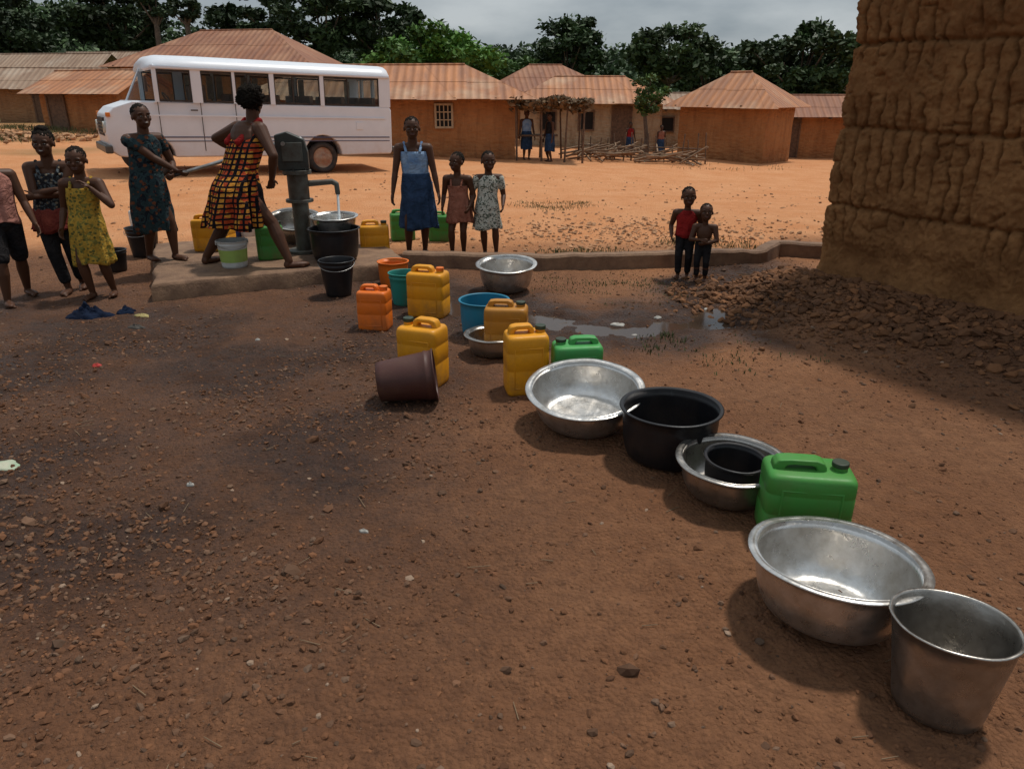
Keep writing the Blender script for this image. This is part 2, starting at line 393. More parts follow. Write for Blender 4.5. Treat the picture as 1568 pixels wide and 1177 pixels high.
mk('puddle',Vp,[tuple(range(11))],t.m,smooth=False)
# ------------------------------------------------------------------ cob building on the right
root=empty('mud_house')
Lw,Dw,Hw=3.9,3.4,3.15; R=.16
path=[]
WB=WA+WD*Lw; back=-WN
def seg(p,q,step,nrm):
    n=max(2,int((q-p).length/step)); 
    for i in range(n): path.append((p+(q-p)*(i/n),nrm))
seg(WA+WD*R,WA+WD*2.6,.0115,WN)
seg(WA+WD*2.6,WB,.06,WN)
seg(WB,WB+back*Dw,.15,WD)
seg(WB+back*Dw,WA+back*Dw,.15,-WN)
seg(WA+back*Dw,WA+back*R,.05,-WD)
cc=WA+WD*R+back*R
for k in range(18):
    a=(k+.5)/18*math.pi/2; nn=(-WD*math.cos(a)+WN*math.sin(a)); path.append((cc+nn*R,nn))
zs=list(np.arange(-.15,2.62,.0125))+[2.75,2.9,Hw]
V=[]
acc=0; prev=path[0][0]; S=[]
for p,n in path:
    acc+=(p-prev).length; prev=p; S.append(acc)
nP=len(path)
for i in range(nP-18,nP): S[i]=-(nP-i)*.014
def hsh(a,b): return (math.sin(a*127.1+b*311.7)*43758.5453)%1.0
for z in zs:
    fine=sm(.30,.85,z)
    for (p,n),s_ in zip(path,S):
        zz=z+.030*nz(s_*1.3,z*.5,2)+.012*nz(s_*7,z*7,1); lay=(zz-.17)/.635; li=math.floor(lay); f=lay-li; e=min(f,1-f)*.635
        g=math.exp(-(e/.018)**2)*(.55+.9*abs(nz(s_*3,li*3.1,1)))*.055
        u=s_/.115+.55*nz(s_*2.4,z*1.6,li*7.3)+.28*nz(s_*13,z*9,li)+li*.37; iu=math.floor(u); fu=u-iu; ce=min(fu,1-fu)*.115
        wd=.008+.010*abs(nz(s_*5,z*5,3))
        cr=math.exp(-(ce/wd)**2)*sm(-.35,.12,nz(s_*2.5+9,z*2.6,li*5.1))*.062
        v=z/.17+.9*nz(s_*3.1,z*2.,iu*3.3); fv=v-math.floor(v); he_=min(fv,1-fv)*.17
        hb=math.exp(-(he_/.009)**2)*sm(.08,.35,nz(s_*4.,z*4.,11.))*.030
        blk=(hsh(iu,li*3+math.floor(v))-.5)*.024*(1-math.exp(-(ce/.02)**2))
        tb=noise.turbulence(Vector((s_*8,z*6,1.)),3,False)
        lump=.030*tb+.018*abs(nz(s_*30,z*16,2))+.012*nz(s_*60,z*45,4)
        hump=.022*math.sin(math.pi*f)
        dd=fine*(hump-g-cr-hb+blk)+lump*(1. if fine>.3 else .8)-.05*sm(.8,.35,z)*(.5+nz(s_*2,z*3))+.09*sm(.32,-.05,z) -.02*max(z-.5,0)*.4
        dd+=.03*nz(s_*.9,z*.9,7)-.03
        q=p+n*dd; V.append((q.x,q.y,z))
F=[]
for k in range(len(zs)-1):
    for i in range(nP):
        j=(i+1)%nP; F.append((k*nP+i,k*nP+j,(k+1)*nP+j,(k+1)*nP+i))
mk('walls',V,F,MUDW,root)
ctr=WA+WD*Lw/2+back*Dw/2
ang=math.atan2(WD.y,WD.x)
def roofgeo(L,W,o,wh,rise,inset):
    a=L/2+o;b=W/2+o;sl=rise/(W/2); ze=wh-sl*o; zr=wh+rise+.03; ze+=.03
    P=[(-a,-b,ze),(a,-b,ze),(a,b,ze),(-a,b,ze),(-a+inset,0,zr),(a-inset,0,zr)]
    return P
P=roofgeo(Lw,Dw,.25,Hw,.9,1.9)
for i,(f,m) in enumerate([((0,1,5,4),RX),((2,3,4,5),RX),((1,2,5),RY),((3,0,4),RY)]):
    ob=mk('roof_slope_%d'%i,[P[k] for k in f],[tuple(range(len(f)))],m,root,smooth=False,solid=.02); ob.location=(ctr.x,ctr.y,0); ob.rotation_euler=(0,0,ang)
ob=box('door',root,(0,0,1.0),(.9,.06,2.0),WOOD,.01); q=WB+back*Dw/2+WD*.03; ob.location=(q.x,q.y,0); ob.rotation_euler=(0,0,ang+math.pi/2)
# ------------------------------------------------------------------ background houses
def house(name,cx,cy,L,W,rot,wh,rise,over,wall,hip=None,rm=(RX,RY),ops=()):
    gz=gh(cx,cy-W/2)-.05; r=empty(name,(cx,cy,gz),math.radians(rot))
    V=[];F=[]
    ring=[]
    def sg(a,b,n):
        for i in range(n): ring.append((a[0]+(b[0]-a[0])*i/n,a[1]+(b[1]-a[1])*i/n))
    c=[(-L/2,-W/2),(L/2,-W/2),(L/2,W/2),(-L/2,W/2)]
    for i in range(4): sg(c[i],c[(i+1)%4],22)
    n=len(ring)
    for k in range(13):
        z=wh*k/12-.0 if k else -.4
        for (x,y) in ring:
            m=1+.012*nz(x*1.5+cx,y*1.5,z*2)+.006*nz(x*4+cx,y*4,z*4); V.append((x*m,y*m,z))
    for k in range(12):
        for i in range(n):
            j=(i+1)%n; F.append((k*n+i,k*n+j,(k+1)*n+j,(k+1)*n+i))
    if hip is None:
        b=len(V)
        for sx in (-1,1):
            V.extend([(sx*L/2,-W/2,wh),(sx*L/2,W/2,wh),(sx*L/2,0,wh+rise)])
        F.extend([(b,b+2,b+1),(b+3,b+4,b+5)])
    mk('walls',V,F,wall,r,smooth=False)
    P=roofgeo(L,W,over,wh,rise,0 if hip is None else hip)
    P=[(x,y,z+.03*nz(x*3+cx,y*3,z)) for x,y,z in P]
    fs=[((0,1,5,4),rm[0]),((2,3,4,5),rm[0])]
    if hip is not None: fs+=[((1,2,5),rm[1]),((3,0,4),rm[1])]
    for i,(f,m) in enumerate(fs):
        if len(f)==4:
            a,b_,c_,d_=[Vector(P[k]) for k in f]; VV=[];FF=[]; us=[0.]
            while us[-1]<1: us.append(us[-1]+random.uniform(.6,1.5)/L)
            us[-1]=1.
            cut=random.uniform(.4,.6)
            for u in range(len(us)-1):
                u0,u1=us[u],us[u+1]
                for v,(v0,v1) in enumerate(((-random.random()*.035,cut+.03),(cut-random.random()*.04,1.01))):
                    zz=(.010 if v else 0)+.006*(u%2); q=len(VV)
                    for (uu,vv) in ((u0,v0),(u1+.006,v0),(u1+.006,v1),(u0,v1)):
                        VV.append(a.lerp(b_,uu).lerp(d_.lerp(c_,uu),vv)+Vector((0,0,zz)))
                    FF.append((q,q+1,q+2,q+3))
            mk('roof_slope_%d'%i,VV,FF,m,r,smooth=False,solid=.003)
        else: mk('roof_slope_%d'%i,[P[k] for k in f],[tuple(range(len(f)))],m,r,smooth=False,solid=.02)
    V=[];F=[];cyl_geo(V,F,Vector(P[4])+Vector((0,0,.02)),Vector(P[5])+Vector((0,0,.02)),.04,n=8); mk('roof_ridge',V,F,rm[0],r,smooth=False)
    V=[];F=[]
    for sy in (-1,1):
        for k in range(int(L/1.2)+1):
            x=-L/2+k*1.2; 
            if x<L/2: box_geo(V,F,(x,sy*(W/2+over*.45),wh-.09-rise/(W/2)*over*.45),(.06,over*.95,.07))
    mk('rafters',V,F,WOOD,r,smooth=False)
    for i,(side,u,z0,w,h,kind) in enumerate(ops):
        if side==0: c0=Vector((u,-W/2-.03,z0+h/2)); M=Matrix.Identity(3)
        elif side==1: c0=Vector((L/2+.03,u,z0+h/2)); M=Matrix.Rotation(math.pi/2,3,'Z')
        else: c0=Vector((-L/2-.03,u,z0+h/2)); M=Matrix.Rotation(-math.pi/2,3,'Z')
        nm='door' if kind=='door' else 'window'
        box('%s_panel_%d'%(nm,i),r,c0,(w,.05,h),DARK if kind!='door' else WOOD,.003,M)
        V=[];F=[];fr=.06
        for dx,dz,sx,sz_ in ((-w/2,0,fr,h+fr),(w/2,0,fr,h+fr),(0,h/2,w-fr,fr),(0,-h/2,w-fr,fr)): box_geo(V,F,c0+M@Vector((dx,-.03,dz)),(sx,.07,sz_),M)
        if kind=='lattice':
            for q in (-.25,0,.25): box_geo(V,F,c0+M@Vector((q*w,-.035,0)),(.03,.04,h-fr),M)
            for q in (-.17,.17): box_geo(V,F,c0+M@Vector((0,-.055,q*h)),(w-fr,.03,.03),M)
        mk('%s_frame_%d'%(nm,i),V,F,CREAM if kind=='lattice' else WOOD,r,smooth=False)
    return r
house('mud_house',-3.9,25.3,7.8,3.8,3,1.85,.75,.6,MUD1,2.1,ops=[(0,1.75,.85,.5,.65,'lattice'),(0,-2.2,0,.8,1.6,'door')])
house('plaster_house',3.2,32.6,5.6,3.6,-2,1.95,.75,.55,CREAM,1.9,ops=[(0,-.2,.75,.6,.7,'win'),(0,1.2,0.05,.75,1.55,'door'),(0,-1.7,.75,.6,.7,'win')])
house('mud_house',1.6,38,5,4,8,2.3,.95,.5,MUD1,2.2,(BX,BY))
house('plaster_house',7.4,36,3.4,3,-4,1.75,.5,.4,CREAM,None,(GX,GY),ops=[(0,-.4,.7,.6,.6,'win')])
house('mud_hut',8.15,28.2,3.2,2.7,-38,2.1,.85,.45,MUD1,1.65,ops=[])
house('mud_house',12.2,31.5,4.2,3,-10,1.7,.6,.4,MUD1,None,(BX,BY),ops=[(0,-1.1,0,.7,1.5,'door')])
house('mud_house',15.2,24.5,4,3,10,2.0,.7,.4,MUD1,None)
house('brick_house',-29.5,47.5,11,5,-6,2.0,1.45,.6,MUD2,None,(GX,GY),ops=[(0,3.5,.7,.9,.8,'win'),(0,-.5,0,.9,1.7,'door'),(0,1.5,.7,.9,.8,'win')])
house('mud_house',-15.2,29.5,3.2,3,-12,1.5,.6,.45,MUD1,None,ops=[(0,-.9,.0,.7,1.3,'door')])
house('mud_house',-12.6,37,8,6.2,-4,2.75,1.35,.6,MUD1,2.9,(BX,BY),ops=[(0,2,.9,.8,.8,'win')])
house('mud_house',-27,60,12,5,-4,2.9,1.3,.6,MUD2,None,(GX,GY))
house('mud_house',-22,38,4.0,3.4,10,1.7,.7,.5,MUD2,None,(GX,GY),ops=[(0,0,0,.8,1.5,'door')])
# ------------------------------------------------------------------ trees / hills
t=NT('leaves'); t.col(t.attr()); t.rough(.6); t.b.inputs['Specular IOR Level'].default_value=.25; LEAF=t.m
BARK=simple('bark',(.16,.11,.075),(.08,.055,.04),8,.9,25,.6,.02)
def leafquads(C,size,cols):
    n=len(C); a=rng.normal(size=(n,3)); a[:,2]*=.6; a/=np.linalg.norm(a,axis=1)[:,None]; b=rng.normal(size=(n,3)); b-=a*(a*b).sum(1)[:,None]; b/=np.linalg.norm(b,axis=1)[:,None]
    s=(size*rng.uniform(.6,1.4,n))[:,None]; a=a*s; b=b*s*.5
    V=np.stack([C-a,C-b*.9,C+a,C+b],1).reshape(-1,3); F=(np.arange(4)[None]+4*np.arange(n)[:,None])
    return V,F,np.repeat(cols,4,0)
def tree(name,x,y,h,cw,ch,nclump,per,ls,col=(.045,.075,.02),cr=.85):
    g=gh(x,y); root=empty(name,(x,y,g)); cz=h-ch/2; V=[];F=[]
    tr=max(.06,h*.028); top=Vector((random.uniform(-.2,.2),0,h-ch*.75))
    mid=Vector((random.uniform(-.15,.15)*h*.2,0,(h-ch)*.5))
    cap_geo(V,F,(0,0,-.2),tr*1.25,mid,tr,8); cap_geo(V,F,mid,tr,top,tr*.75,8)
    Cs=[];Lc=[]
    for i in range(nclump):
        while True:
            p=rng.uniform(-1,1,3); q=np.linalg.norm(p)
            if .35<q<1: break
        p=p*np.array([cw/2*.85,cw/2*.7,ch/2*.85])*(1 if p[2]>-.3 else .8); p[2]+=cz
        r=rng.uniform(.12,.24)*min(cw,ch)*cr
        d=rng.normal(size=(per,3)); d/=np.linalg.norm(d,axis=1)[:,None]; d*=(rng.uniform(.2,1,per)**.6)[:,None]*r*rng.uniform(.7,1.3,(per,1)); d[:,2]*=.62
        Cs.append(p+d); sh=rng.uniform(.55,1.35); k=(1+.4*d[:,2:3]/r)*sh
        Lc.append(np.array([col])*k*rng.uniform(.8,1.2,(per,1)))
        if i%2==0:
            m=top.lerp(Vector(p),.5)+Vector((0,0,-.1*h*.3)); cap_geo(V,F,top*.92,tr*.5,m,tr*.3,6); cap_geo(V,F,m,tr*.3,p,tr*.12,6)
    mk('trunk',V,F,BARK,root)
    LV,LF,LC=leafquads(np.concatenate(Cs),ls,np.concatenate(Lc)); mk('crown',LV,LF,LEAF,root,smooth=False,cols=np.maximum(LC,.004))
tree('tree',-13.0,56,9.0,7.5,5.8,36,170,.21,(.034,.056,.020),.8)
tree('tree',-9.4,58,8.4,7.0,5.6,36,170,.21,(.034,.058,.020),.8)
tree('tree',-18.5,62,9.3,5.5,4.5,20,140,.22,(.030,.05,.02),.75)
tree('tree',-4.2,44,5.4,8.6,4.4,54,260,.17,(.085,.185,.030),.9)
tree('tree',-.6,50,4.8,5,3.8,28,180,.18,(.055,.11,.024))
tree('tree',4.4,60,7.8,6.0,6.0,34,190,.21,(.036,.062,.022),.85)
tree('tree',10.8,55,7.4,6.6,5.6,36,190,.21,(.040,.066,.022),.85)
tree('tree',18.0,50,6.7,9.2,5.4,48,210,.21,(.036,.062,.02),.85)
tree('tree',23.5,52,6.0,7,5.0,28,180,.22,(.044,.075,.022))
tree('tree',-24,60,8.6,3.6,2.8,14,100,.20,(.030,.05,.02),.8)
tree('tree',-29,66,9.6,4.5,3.6,16,110,.20,(.030,.05,.02),.8)
tree('tree',-40,62,9.5,10,7.5,44,190,.24,(.026,.044,.016))
tree('tree',-47,58,9.5,9,7.5,38,190,.24,(.026,.044,.016))
tree('tree',-34,70,10.5,10,7,42,190,.26,(.028,.048,.016))
tree('tree',-26,74,9.0,10,6,38,180,.26,(.028,.048,.016))
tree('tree',15,62,6,6,4.5,24,150,.22,(.044,.07,.024))
tree('tree',4.75,27.4,2.75,1.45,1.5,26,90,.06,(.06,.11,.025))
tree('shrub',-16.5,40,3.0,4,2.6,20,160,.14,(.05,.09,.02))
tree('shrub',-8,46,3.8,6,3.4,26,170,.16,(.05,.10,.02))
tree('shrub',7,42,2.8,5,2.6,20,150,.14,(.045,.085,.02))
tree('shrub',12.5,40,2.6,5,2.4,20,150,.14,(.045,.085,.02))
def hillh(x,y):
    k=sm(72,130,y)
    a=5.5+8.5*sm(-34,-74,x)+1.4*nz(x*.02,y*.01)+1.6*nz(x*.06,3.)-1.0*sm(30,90,x)
    return k*max(a,1.5)-.8
hx=np.linspace(-220,220,90); hy=np.linspace(68,240,40); V=[(x,y,hillh(x,y)) for y in hy for x in hx]
ii=np.arange(39*90).reshape(39,90)[:,:-1].ravel(); F=np.stack([ii,ii+1,ii+91,ii+90],1)
HG=simple('hill_undergrowth',(.022,.038,.014),(.035,.05,.018),.3,.95,2,.8,.5); mk('hill',V,F,HG)
Cs=[];Lc=[]
for _ in range(1250):
    y=70+65*random.random(); x=random.uniform(-.85*y-5,.62*y+5); z=hillh(x,y); r=random.uniform(1.0,2.9)*(1 if random.random()<.9 else 1.35); n=150
    d=rng.normal(size=(n,3)); d/=np.linalg.norm(d,axis=1)[:,None]; d*=(rng.uniform(.3,1,n)**.5)[:,None]*r; d[:,2]*=.75
    d+=np.array([[x,y,z+r*.75]]); Cs.append(d); g=random.uniform(.45,1.4); hz=sm(75,140,y)*(.022 if x>-30 else .012)  # distance haze painted into the leaf colour, paler further back
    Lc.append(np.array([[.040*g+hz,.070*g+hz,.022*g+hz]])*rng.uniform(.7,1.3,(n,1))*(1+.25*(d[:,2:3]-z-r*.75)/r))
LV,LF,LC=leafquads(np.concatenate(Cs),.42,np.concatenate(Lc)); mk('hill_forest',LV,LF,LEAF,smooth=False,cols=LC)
# ------------------------------------------------------------------ platform and kerb
t0=Vector((-3.17,6.32)); e1=Vector((.913,.408)); e2=Vector((-.408,.913))
def pl(a,b): p=t0+e1*a+e2*b; return p
V=[];F=[]; N=30; ring=[]
cs=[pl(0,0),pl(2.35,0),pl(2.35,2.1),pl(0,2.1)]
for i in range(4):
    a=cs[i];b=cs[(i+1)%4]
    for k in range(N):
        p=a.lerp(b,k/N); p=p+Vector((nz(p.x*4,p.y*4),nz(p.x*4,p.y*4,3)))*.03; ring.append(p)
m=(cs[0]+cs[2])/2
for z,s_ in ((-.1,1.01),(.12,1.0),(.145,.985),(.15,.97)):
    for p in ring: q=m+(p-m)*s_; V.append((q.x,q.y,z+.004*nz(q.x*5,q.y*5)))
n=len(ring)
for k in range(3):
    for i in range(n): j=(i+1)%n; F.append((k*n+i,k*n+j,(k+1)*n+j,(k+1)*n+i))
F.append(tuple(3*n+i for i in range(n)))
shade(mk('concrete_pump_platform',V,F,CONC))
kp=[(-1.15,7.75),(.25,7.58),(1.5,7.72),(2.72,7.95),(3.0,8.35),(4.3,8.0)]
def strip(kp,w,z1,name,mat):
    V=[];F=[];pts=[]
    for (ax,ay),(bx,by) in zip(kp[:-1],kp[1:]):
        n=max(2,int(math.hypot(bx-ax,by-ay)/.05))
        for i in range(n): pts.append(Vector((ax+(bx-ax)*i/n,ay+(by-ay)*i/n)))
    pts.append(Vector(kp[-1]))
    for i,p in enumerate(pts):
        d=(pts[min(i+1,len(pts)-1)]-pts[max(i-1,0)]).normalized(); nn=Vector((-d.y,d.x)); e=.02*nz(p.x*6,p.y*6)
        zt=z1+.016*nz(p.x*4,1)-.03*sm(.3,.6,nz(p.x*2.1,4.))
        for off,z in ((-w/2-.015+e,-.1),(-w/2+e,zt-.02),(-w/2+.02+e,zt),(w/2-.02,zt),(w/2,zt-.02),(w/2,-.1)): q=p+nn*off; V.append((q.x,q.y,z))
    for i in range(len(pts)-1):
        for k in range(5): a=i*6+k; F.append((a,a+6,a+7,a+1))
    F.append((0,1,2,3,4,5)); b=(len(pts)-1)*6; F.append((b+5,b+4,b+3,b+2,b+1,b))
    return shade(mk(name,V,F,mat))
strip(kp,.16,.155,'concrete_drain_kerb',CONC)
# ------------------------------------------------------------------ hand pump
r=empty('hand_pump',(-2.2,7.75,.15),math.radians(12))
cyl('base_flange',r,(0,0,0),(0,0,.03),.17,IRON_B,bevel=.004)
cyl('pedestal',r,(0,0,.03),(0,0,.52),.085,IRON_B); cyl('lower_flange',r,(0,0,.52),(0,0,.55),.14,IRON_B,bevel=.004)
cyl('water_tank',r,(0,0,.55),(0,0,.80),.105,IRON_B); cyl('upper_flange',r,(0,0,.80),(0,0,.84),.145,IRON_B,bevel=.004)
for i in range(6):
    a=i*math.pi/3+.3; cyl('bolt_%d'%i,r,(.122*math.cos(a),.122*math.sin(a),.79),(.122*math.cos(a),.122*math.sin(a),.865),.011,IRON)
V=[];F=[]
prof=[(-.17,.84),(.13,.84),(.13,1.02),(.10,1.14),(-.06,1.21),(-.18,1.18),(-.18,.98)]
for y in (-.085,.085):
    for (x,z) in prof: V.append((x,y,z))
k=len(prof); F=[tuple(range(k)),tuple(range(2*k-1,k-1,-1))]+[(i,i+k,(i+1)%k+k,(i+1)%k) for i in range(k)]
mk('pump_head',V,F,IRON,r,smooth=False,bevel=.012)
box('head_cover_plate',r,(-.02,-.095,1.02),(.2,.016,.18),IRON_B,.004)
cyl('axle',r,(-.10,-.12,1.10),(-.10,.12,1.10),.02,STEEL)
V=[];F=[];cap_geo(V,F,(.08,0,.70),.032,(.34,0,.715),.028,14);cap_geo(V,F,(.34,0,.715),.028,(.385,0,.69),.026,14);cap_geo(V,F,(.385,0,.69),.026,(.39,0,.60),.026,14); mk('spout',V,F,IRON_B,r)
Rm=Matrix.Rotation(math.radians(12),3,'Z').inverted()
def tl(w): return Rm@(Vector(w)-Vector((-2.2,7.75,.15)))
LEV=Vector((-3.22,7.36,.99))
V=[];F=[];cap_geo(V,F,tl((-2.30,7.73,1.25)),.022,tl(LEV),.017,12);cap_geo(V,F,tl((-2.14,7.77,1.28)),.03,tl((-2.45,7.68,1.215)),.028,12); mk('lever',V,F,STEEL,r)
V=[];F=[];cap_geo(V,F,tl(LEV),.018,tl(LEV+Vector((-.12,-.03,-.03))),.018,12); mk('lever_grip',V,F,RUB,r)
t=NT('water'); t.col((.8,.85,.87)); t.rough(.15); t.b.inputs['Transmission Weight'].default_value=.3; t.b.inputs['IOR'].default_value=1.33; t.bump(t.noise(50,2),.6,.01); WATER=t.m
V=[];F=[]; sp_=Matrix.Rotation(math.radians(12),3,'Z')@Vector((.39,0,.6))+Vector((-2.2,7.75,.15))
q=[sp_+Vector((.004*i,-.045*i*.5,-.042*i)) for i in range(9)]
for a,b in zip(q[:-1],q[1:]): cap_geo(V,F,a,.013+.003*random.random(),b,.014,10)
mk('water_stream',V,F,WATER)
# ------------------------------------------------------------------ vessels
def basin(x,y,D,H,mat,name='aluminium_basin',z=None,tilt=(0,0),seed=0,flat=.30,dent=.025,lip=.03):
    z=(gh(x,y) if z is None else z)+D*flat*.9*(abs(tilt[0])+abs(tilt[1]))*.8+.006
    r=empty(name,(x,y,z),rot=(tilt[0],tilt[1],0))
    R0=D*flat; Rt=D/2-lip; p=[(0,0.004),(R0*.9,0),(R0,.006)]
    for i in range(1,10):
        a=i/9*math.pi/2; p.append((R0+(Rt-R0)*math.sin(a)**.95,H*(.02+.98*(1-math.cos(a)))*.985))
    p+=[(Rt+lip*.4,H-.001),(Rt+lip*.9,H-.004),(Rt+lip,H+.0),(Rt+lip*.9,H+.004),(Rt+lip*.3,H+.005),(Rt-.003,H+.0)]
    for i in range(9,0,-1):
        a=i/9*math.pi/2; p.append((R0-.003+(Rt-R0)*math.sin(a)**.95,H*(.02+.98*(1-math.cos(a)))*.985+.004))
    p+=[(R0,.010),(R0*.85,.006),(0,.007)]
    lathe('bowl',p,mat,r,72,dent,seed); return r
def bucket(x,y,D,Db,H,mat,name='bucket',z=None,tilt=(0,0),rz=0,bail=True,rim=.008,dent=.01,ribs=True,bailside=1,rot=None):
    z=gh(x,y)-.002 if z is None else z
    z+=Db*.4*(abs(tilt[0])+abs(tilt[1]))
    r=empty(name,(x,y,z),rot=rot if rot else (tilt[0],tilt[1],rz if not any(tilt) else 0)); a=Db/2;b=D/2
    def rr(f): return a+(b-a)*f
    p=[(0,.006),(a*.85,.006),(a*.9,0),(a,.004)]
    for f in (.1,.3,.5,.7,.82): p.append((rr(f),H*f))
    if ribs: p+=[(rr(.84)+.004,H*.84),(rr(.87)+.004,H*.87),(rr(.88),H*.885)]
    p+=[(rr(.97),H*.97),(b+rim*.7,H*.975),(b+rim,H*.99),(b+rim*.6,H),(b-.003,H),(b-.006,H*.98)]
    for f in (.8,.5,.2): p.append((rr(f)-.004,H*f))
    p+=[(a-.006,.012),(0,.010)]
    lathe('body',p,mat,r,56,dent,rz)
    if bail:
        V=[];F=[];pts=[]
        for i in range(17):
            t_=math.pi*i/16; an=math.radians(12)
            pts.append(Vector(((b+rim)*math.cos(t_),-bailside*(b+rim+.012)*math.sin(t_)*math.cos(an)*1.0,H*.93-(b*.35)*math.sin(t_)*1.0)))
        for u,v in zip(pts[:-1],pts[1:]): cap_geo(V,F,u,.0028,v,.0028,6)
        mk('wire_handle',V,F,STEEL,r)
        for sx in (-1,1): box('handle_lug_%s'%('a' if sx<0 else 'b'),r,(sx*(b+rim*.6),0,H*.93),(.012,.03,.035),mat,.003)
    return r
def jerry(x,y,w,d,h,mat,rz=0,z=None,cap=P_CAP,tilt=0,capside=1):
    z=gh(x,y)-.003 if z is None else z
    r=empty('jerrycan',(x,y,z),rot=(tilt,0,math.radians(rz)))
    V=[];F=[];n=64;p=7.0
    prof=[(0,.88),(.010,.95),(.035,.99),(.07,1),(.36,1.003),(.367,.992),(.385,.992),(.392,1.003),(.62,1.0),(.627,.990),(.645,.990),(.652,1),(.765,.997),(.815,.985),(.845,.95),(.868,.88),(.878,.76)]
    for f,s_ in prof:
        sd=d*(1-(1-s_)*.9); sw=w*(1-(1-s_)*.75)
        for i in range(n):
            a=2*math.pi*i/n; c_,q_=math.cos(a),math.sin(a)
            xx=math.copysign(abs(c_)**(2/p),c_)*sw/2; yy=math.copysign(abs(q_)**(2/p),q_)*sd/2
            V.append((xx*(1+.012*nz(xx*9,yy*9,f*4+x)),yy*(1+.05*nz(xx*6+3,yy*3,f*3+y)),f*h))
    for k in range(len(prof)-1):
        for i in range(n): j=(i+1)%n; F.append((k*n+i,k*n+j,(k+1)*n+j,(k+1)*n+i))
    F.append(tuple(reversed(range(n)))); b=(len(prof)-1)*n; F.append(tuple(b+i for i in range(n)))
    mk('body',V,F,mat,r)
    out=[(-.43,.80),(-.42,.93),(-.37,.985),(-.24,1.0),(.06,1.0),(.14,.975),(.17,.92),(.18,.84)]
    inn=[(-.29,.80),(-.29,.89),(-.26,.925),(-.20,.935),(.0,.935),(.04,.925),(.06,.89),(.06,.84)]
    V=[];F=[];hw=d*.16
    for yy in (-hw,hw):
        for q in (out,inn):
            for a,c_ in q: V.append((a*w*capside,yy,c_*h))
    k=len(out)
    for i in range(k-1):
        F+= [(i,i+1,k+i+1,k+i),(2*k+i+1,2*k+i,3*k+i,3*k+i+1),(i+1,i,2*k+i,2*k+i+1),(k+i,k+i+1,3*k+i+1,3*k+i)]
    F+=[(0,k,3*k,2*k),(k-1,3*k-1,4*k-1,2*k-1)]
    mk('handle',V,F,mat,r,smooth=True,bevel=.012)
    cx=.335*w*capside
    cyl('neck',r,(cx,0,.84*h),(cx,0,.92*h),.030,mat); cyl('cap',r,(cx,0,.915*h),(cx,0,.975*h),.033,cap,n=24,bevel=.004)
    for sx in (-1,1):
        V=[];F=[]; y0=sx*(d/2-.0035)
        q=[(-w*.33,h*.12),(w*.33,h*.12),(w*.33,h*.70),(-w*.33,h*.70)]
        for a,b_ in zip(q,q[1:]+q[:1]): cap_geo(V,F,(a[0],y0,a[1]),.0045,(b_[0],y0,b_[1]),.0045,8)
        mk('moulded_panel_%s'%('a' if sx<0 else 'b'),V,F,mat,r)
    return r
bucket(1.272,1.685,.335,.245,.29,ALU_D,tilt=(-.08,.02),rz=.4,bail=False,rim=.006,ribs=False,dent=.02)
basin(1.10,2.085,.59,.22,ALU,tilt=(-.08,.04),seed=1.1)
jerry(1.20,2.62,.345,.22,.345,P_G,rz=-9)
basin(.985,2.93,.50,.17,ALU_D,tilt=(.04,0),seed=2.2)
basin(.985,2.90,.28,.16,P_K,name='plastic_tub',z=.035,seed=.4,flat=.36,lip=.012,dent=.01,tilt=(.05,.04))
basin(.79,3.33,.51,.265,P_K,name='plastic_tub',seed=.7,flat=.38,lip=.018,dent=.01)
basin(.405,3.73,.65,.19,ALU,tilt=(.17,-.03),seed=3.0,lip=.035)
jerry(.395,4.21,.30,.19,.35,P_G2,rz=6,capside=-1)
jerry(.085,4.22,.26,.21,.43,P_Y,rz=10)
basin(-.13,4.90,.42,.14,ALU_D,seed=1.7)
jerry(-.04,4.90,.30,.20,.36,P_Y2,rz=-5,z=.03)
basin(-.21,5.35,.39,.27,P_B,name='plastic_tub',seed=.2,flat=.40,lip=.015,dent=.008)
jerry(-.56,4.36,.28,.21,.43,P_Y,rz=-22,capside=-1)
bucket(-.79,4.02,.30,.235,.34,P_BR,z=.125,rot=(0,math.radians(84),math.radians(6)),bail=False)
jerry(-1.07,5.52,.24,.19,.35,P_O,rz=-8,cap=P_O)
jerry(-.69,5.90,.32,.22,.42,P_Y,rz=-15,cap=P_O)
bucket(-.94,6.25,.26,.2,.29,P_T,bail=False)
basin(-1.15,7.0,.31,.24,P_O,name='plastic_tub',seed=.3,flat=.38,lip=.012,dent=.01)
basin(-.05,6.72,.57,.235,ALU,seed=.9,tilt=(.10,0),lip=.035)
bucket(-1.58,6.52,.31,.22,.33,P_K,rz=.2)
basin(-1.78,7.36,.52,.31,P_K,name='plastic_tub',z=.15,seed=.4,flat=.38,lip=.02,dent=.008)
basin(-1.84,7.66,.50,.17,ALU,z=.36,seed=2.0,tilt=(.05,0))
lathe('water_surface',[(0,.455),(.185,.455)],WATER).location=(-1.84,7.66,.02)
lathe('upturned_tub',[(.19,.0),(.17,.21),(0,.215)],P_K).location=(-1.84,7.78,.15)
bucket(-2.69,7.03,.28,.23,.26,P_W,z=.15,rz=.5,name='paint_bucket')
o=lathe('paint_bucket_label',[(.1225,.06),(.1335,.18)],plastic('label_print',(.35,.5,.12),.4)); o.parent=bpy.data.objects['paint_bucket']
jerry(-2.45,7.42,.27,.2,.38,P_G,rz=20,z=.15)
jerry(-3.22,7.85,.34,.2,.38,P_Y,rz=4,z=.15)
jerry(-3.35,8.45,.30,.2,.36,P_Y,rz=-14)
bucket(-4.15,8.25,.34,.26,.33,P_K)
bucket(-4.1,7.5,.24,.19,.22,P_K,bail=False)
basin(-2.45,8.35,.62,.22,ALU_D,z=.15,seed=.5,tilt=(.25,.1))
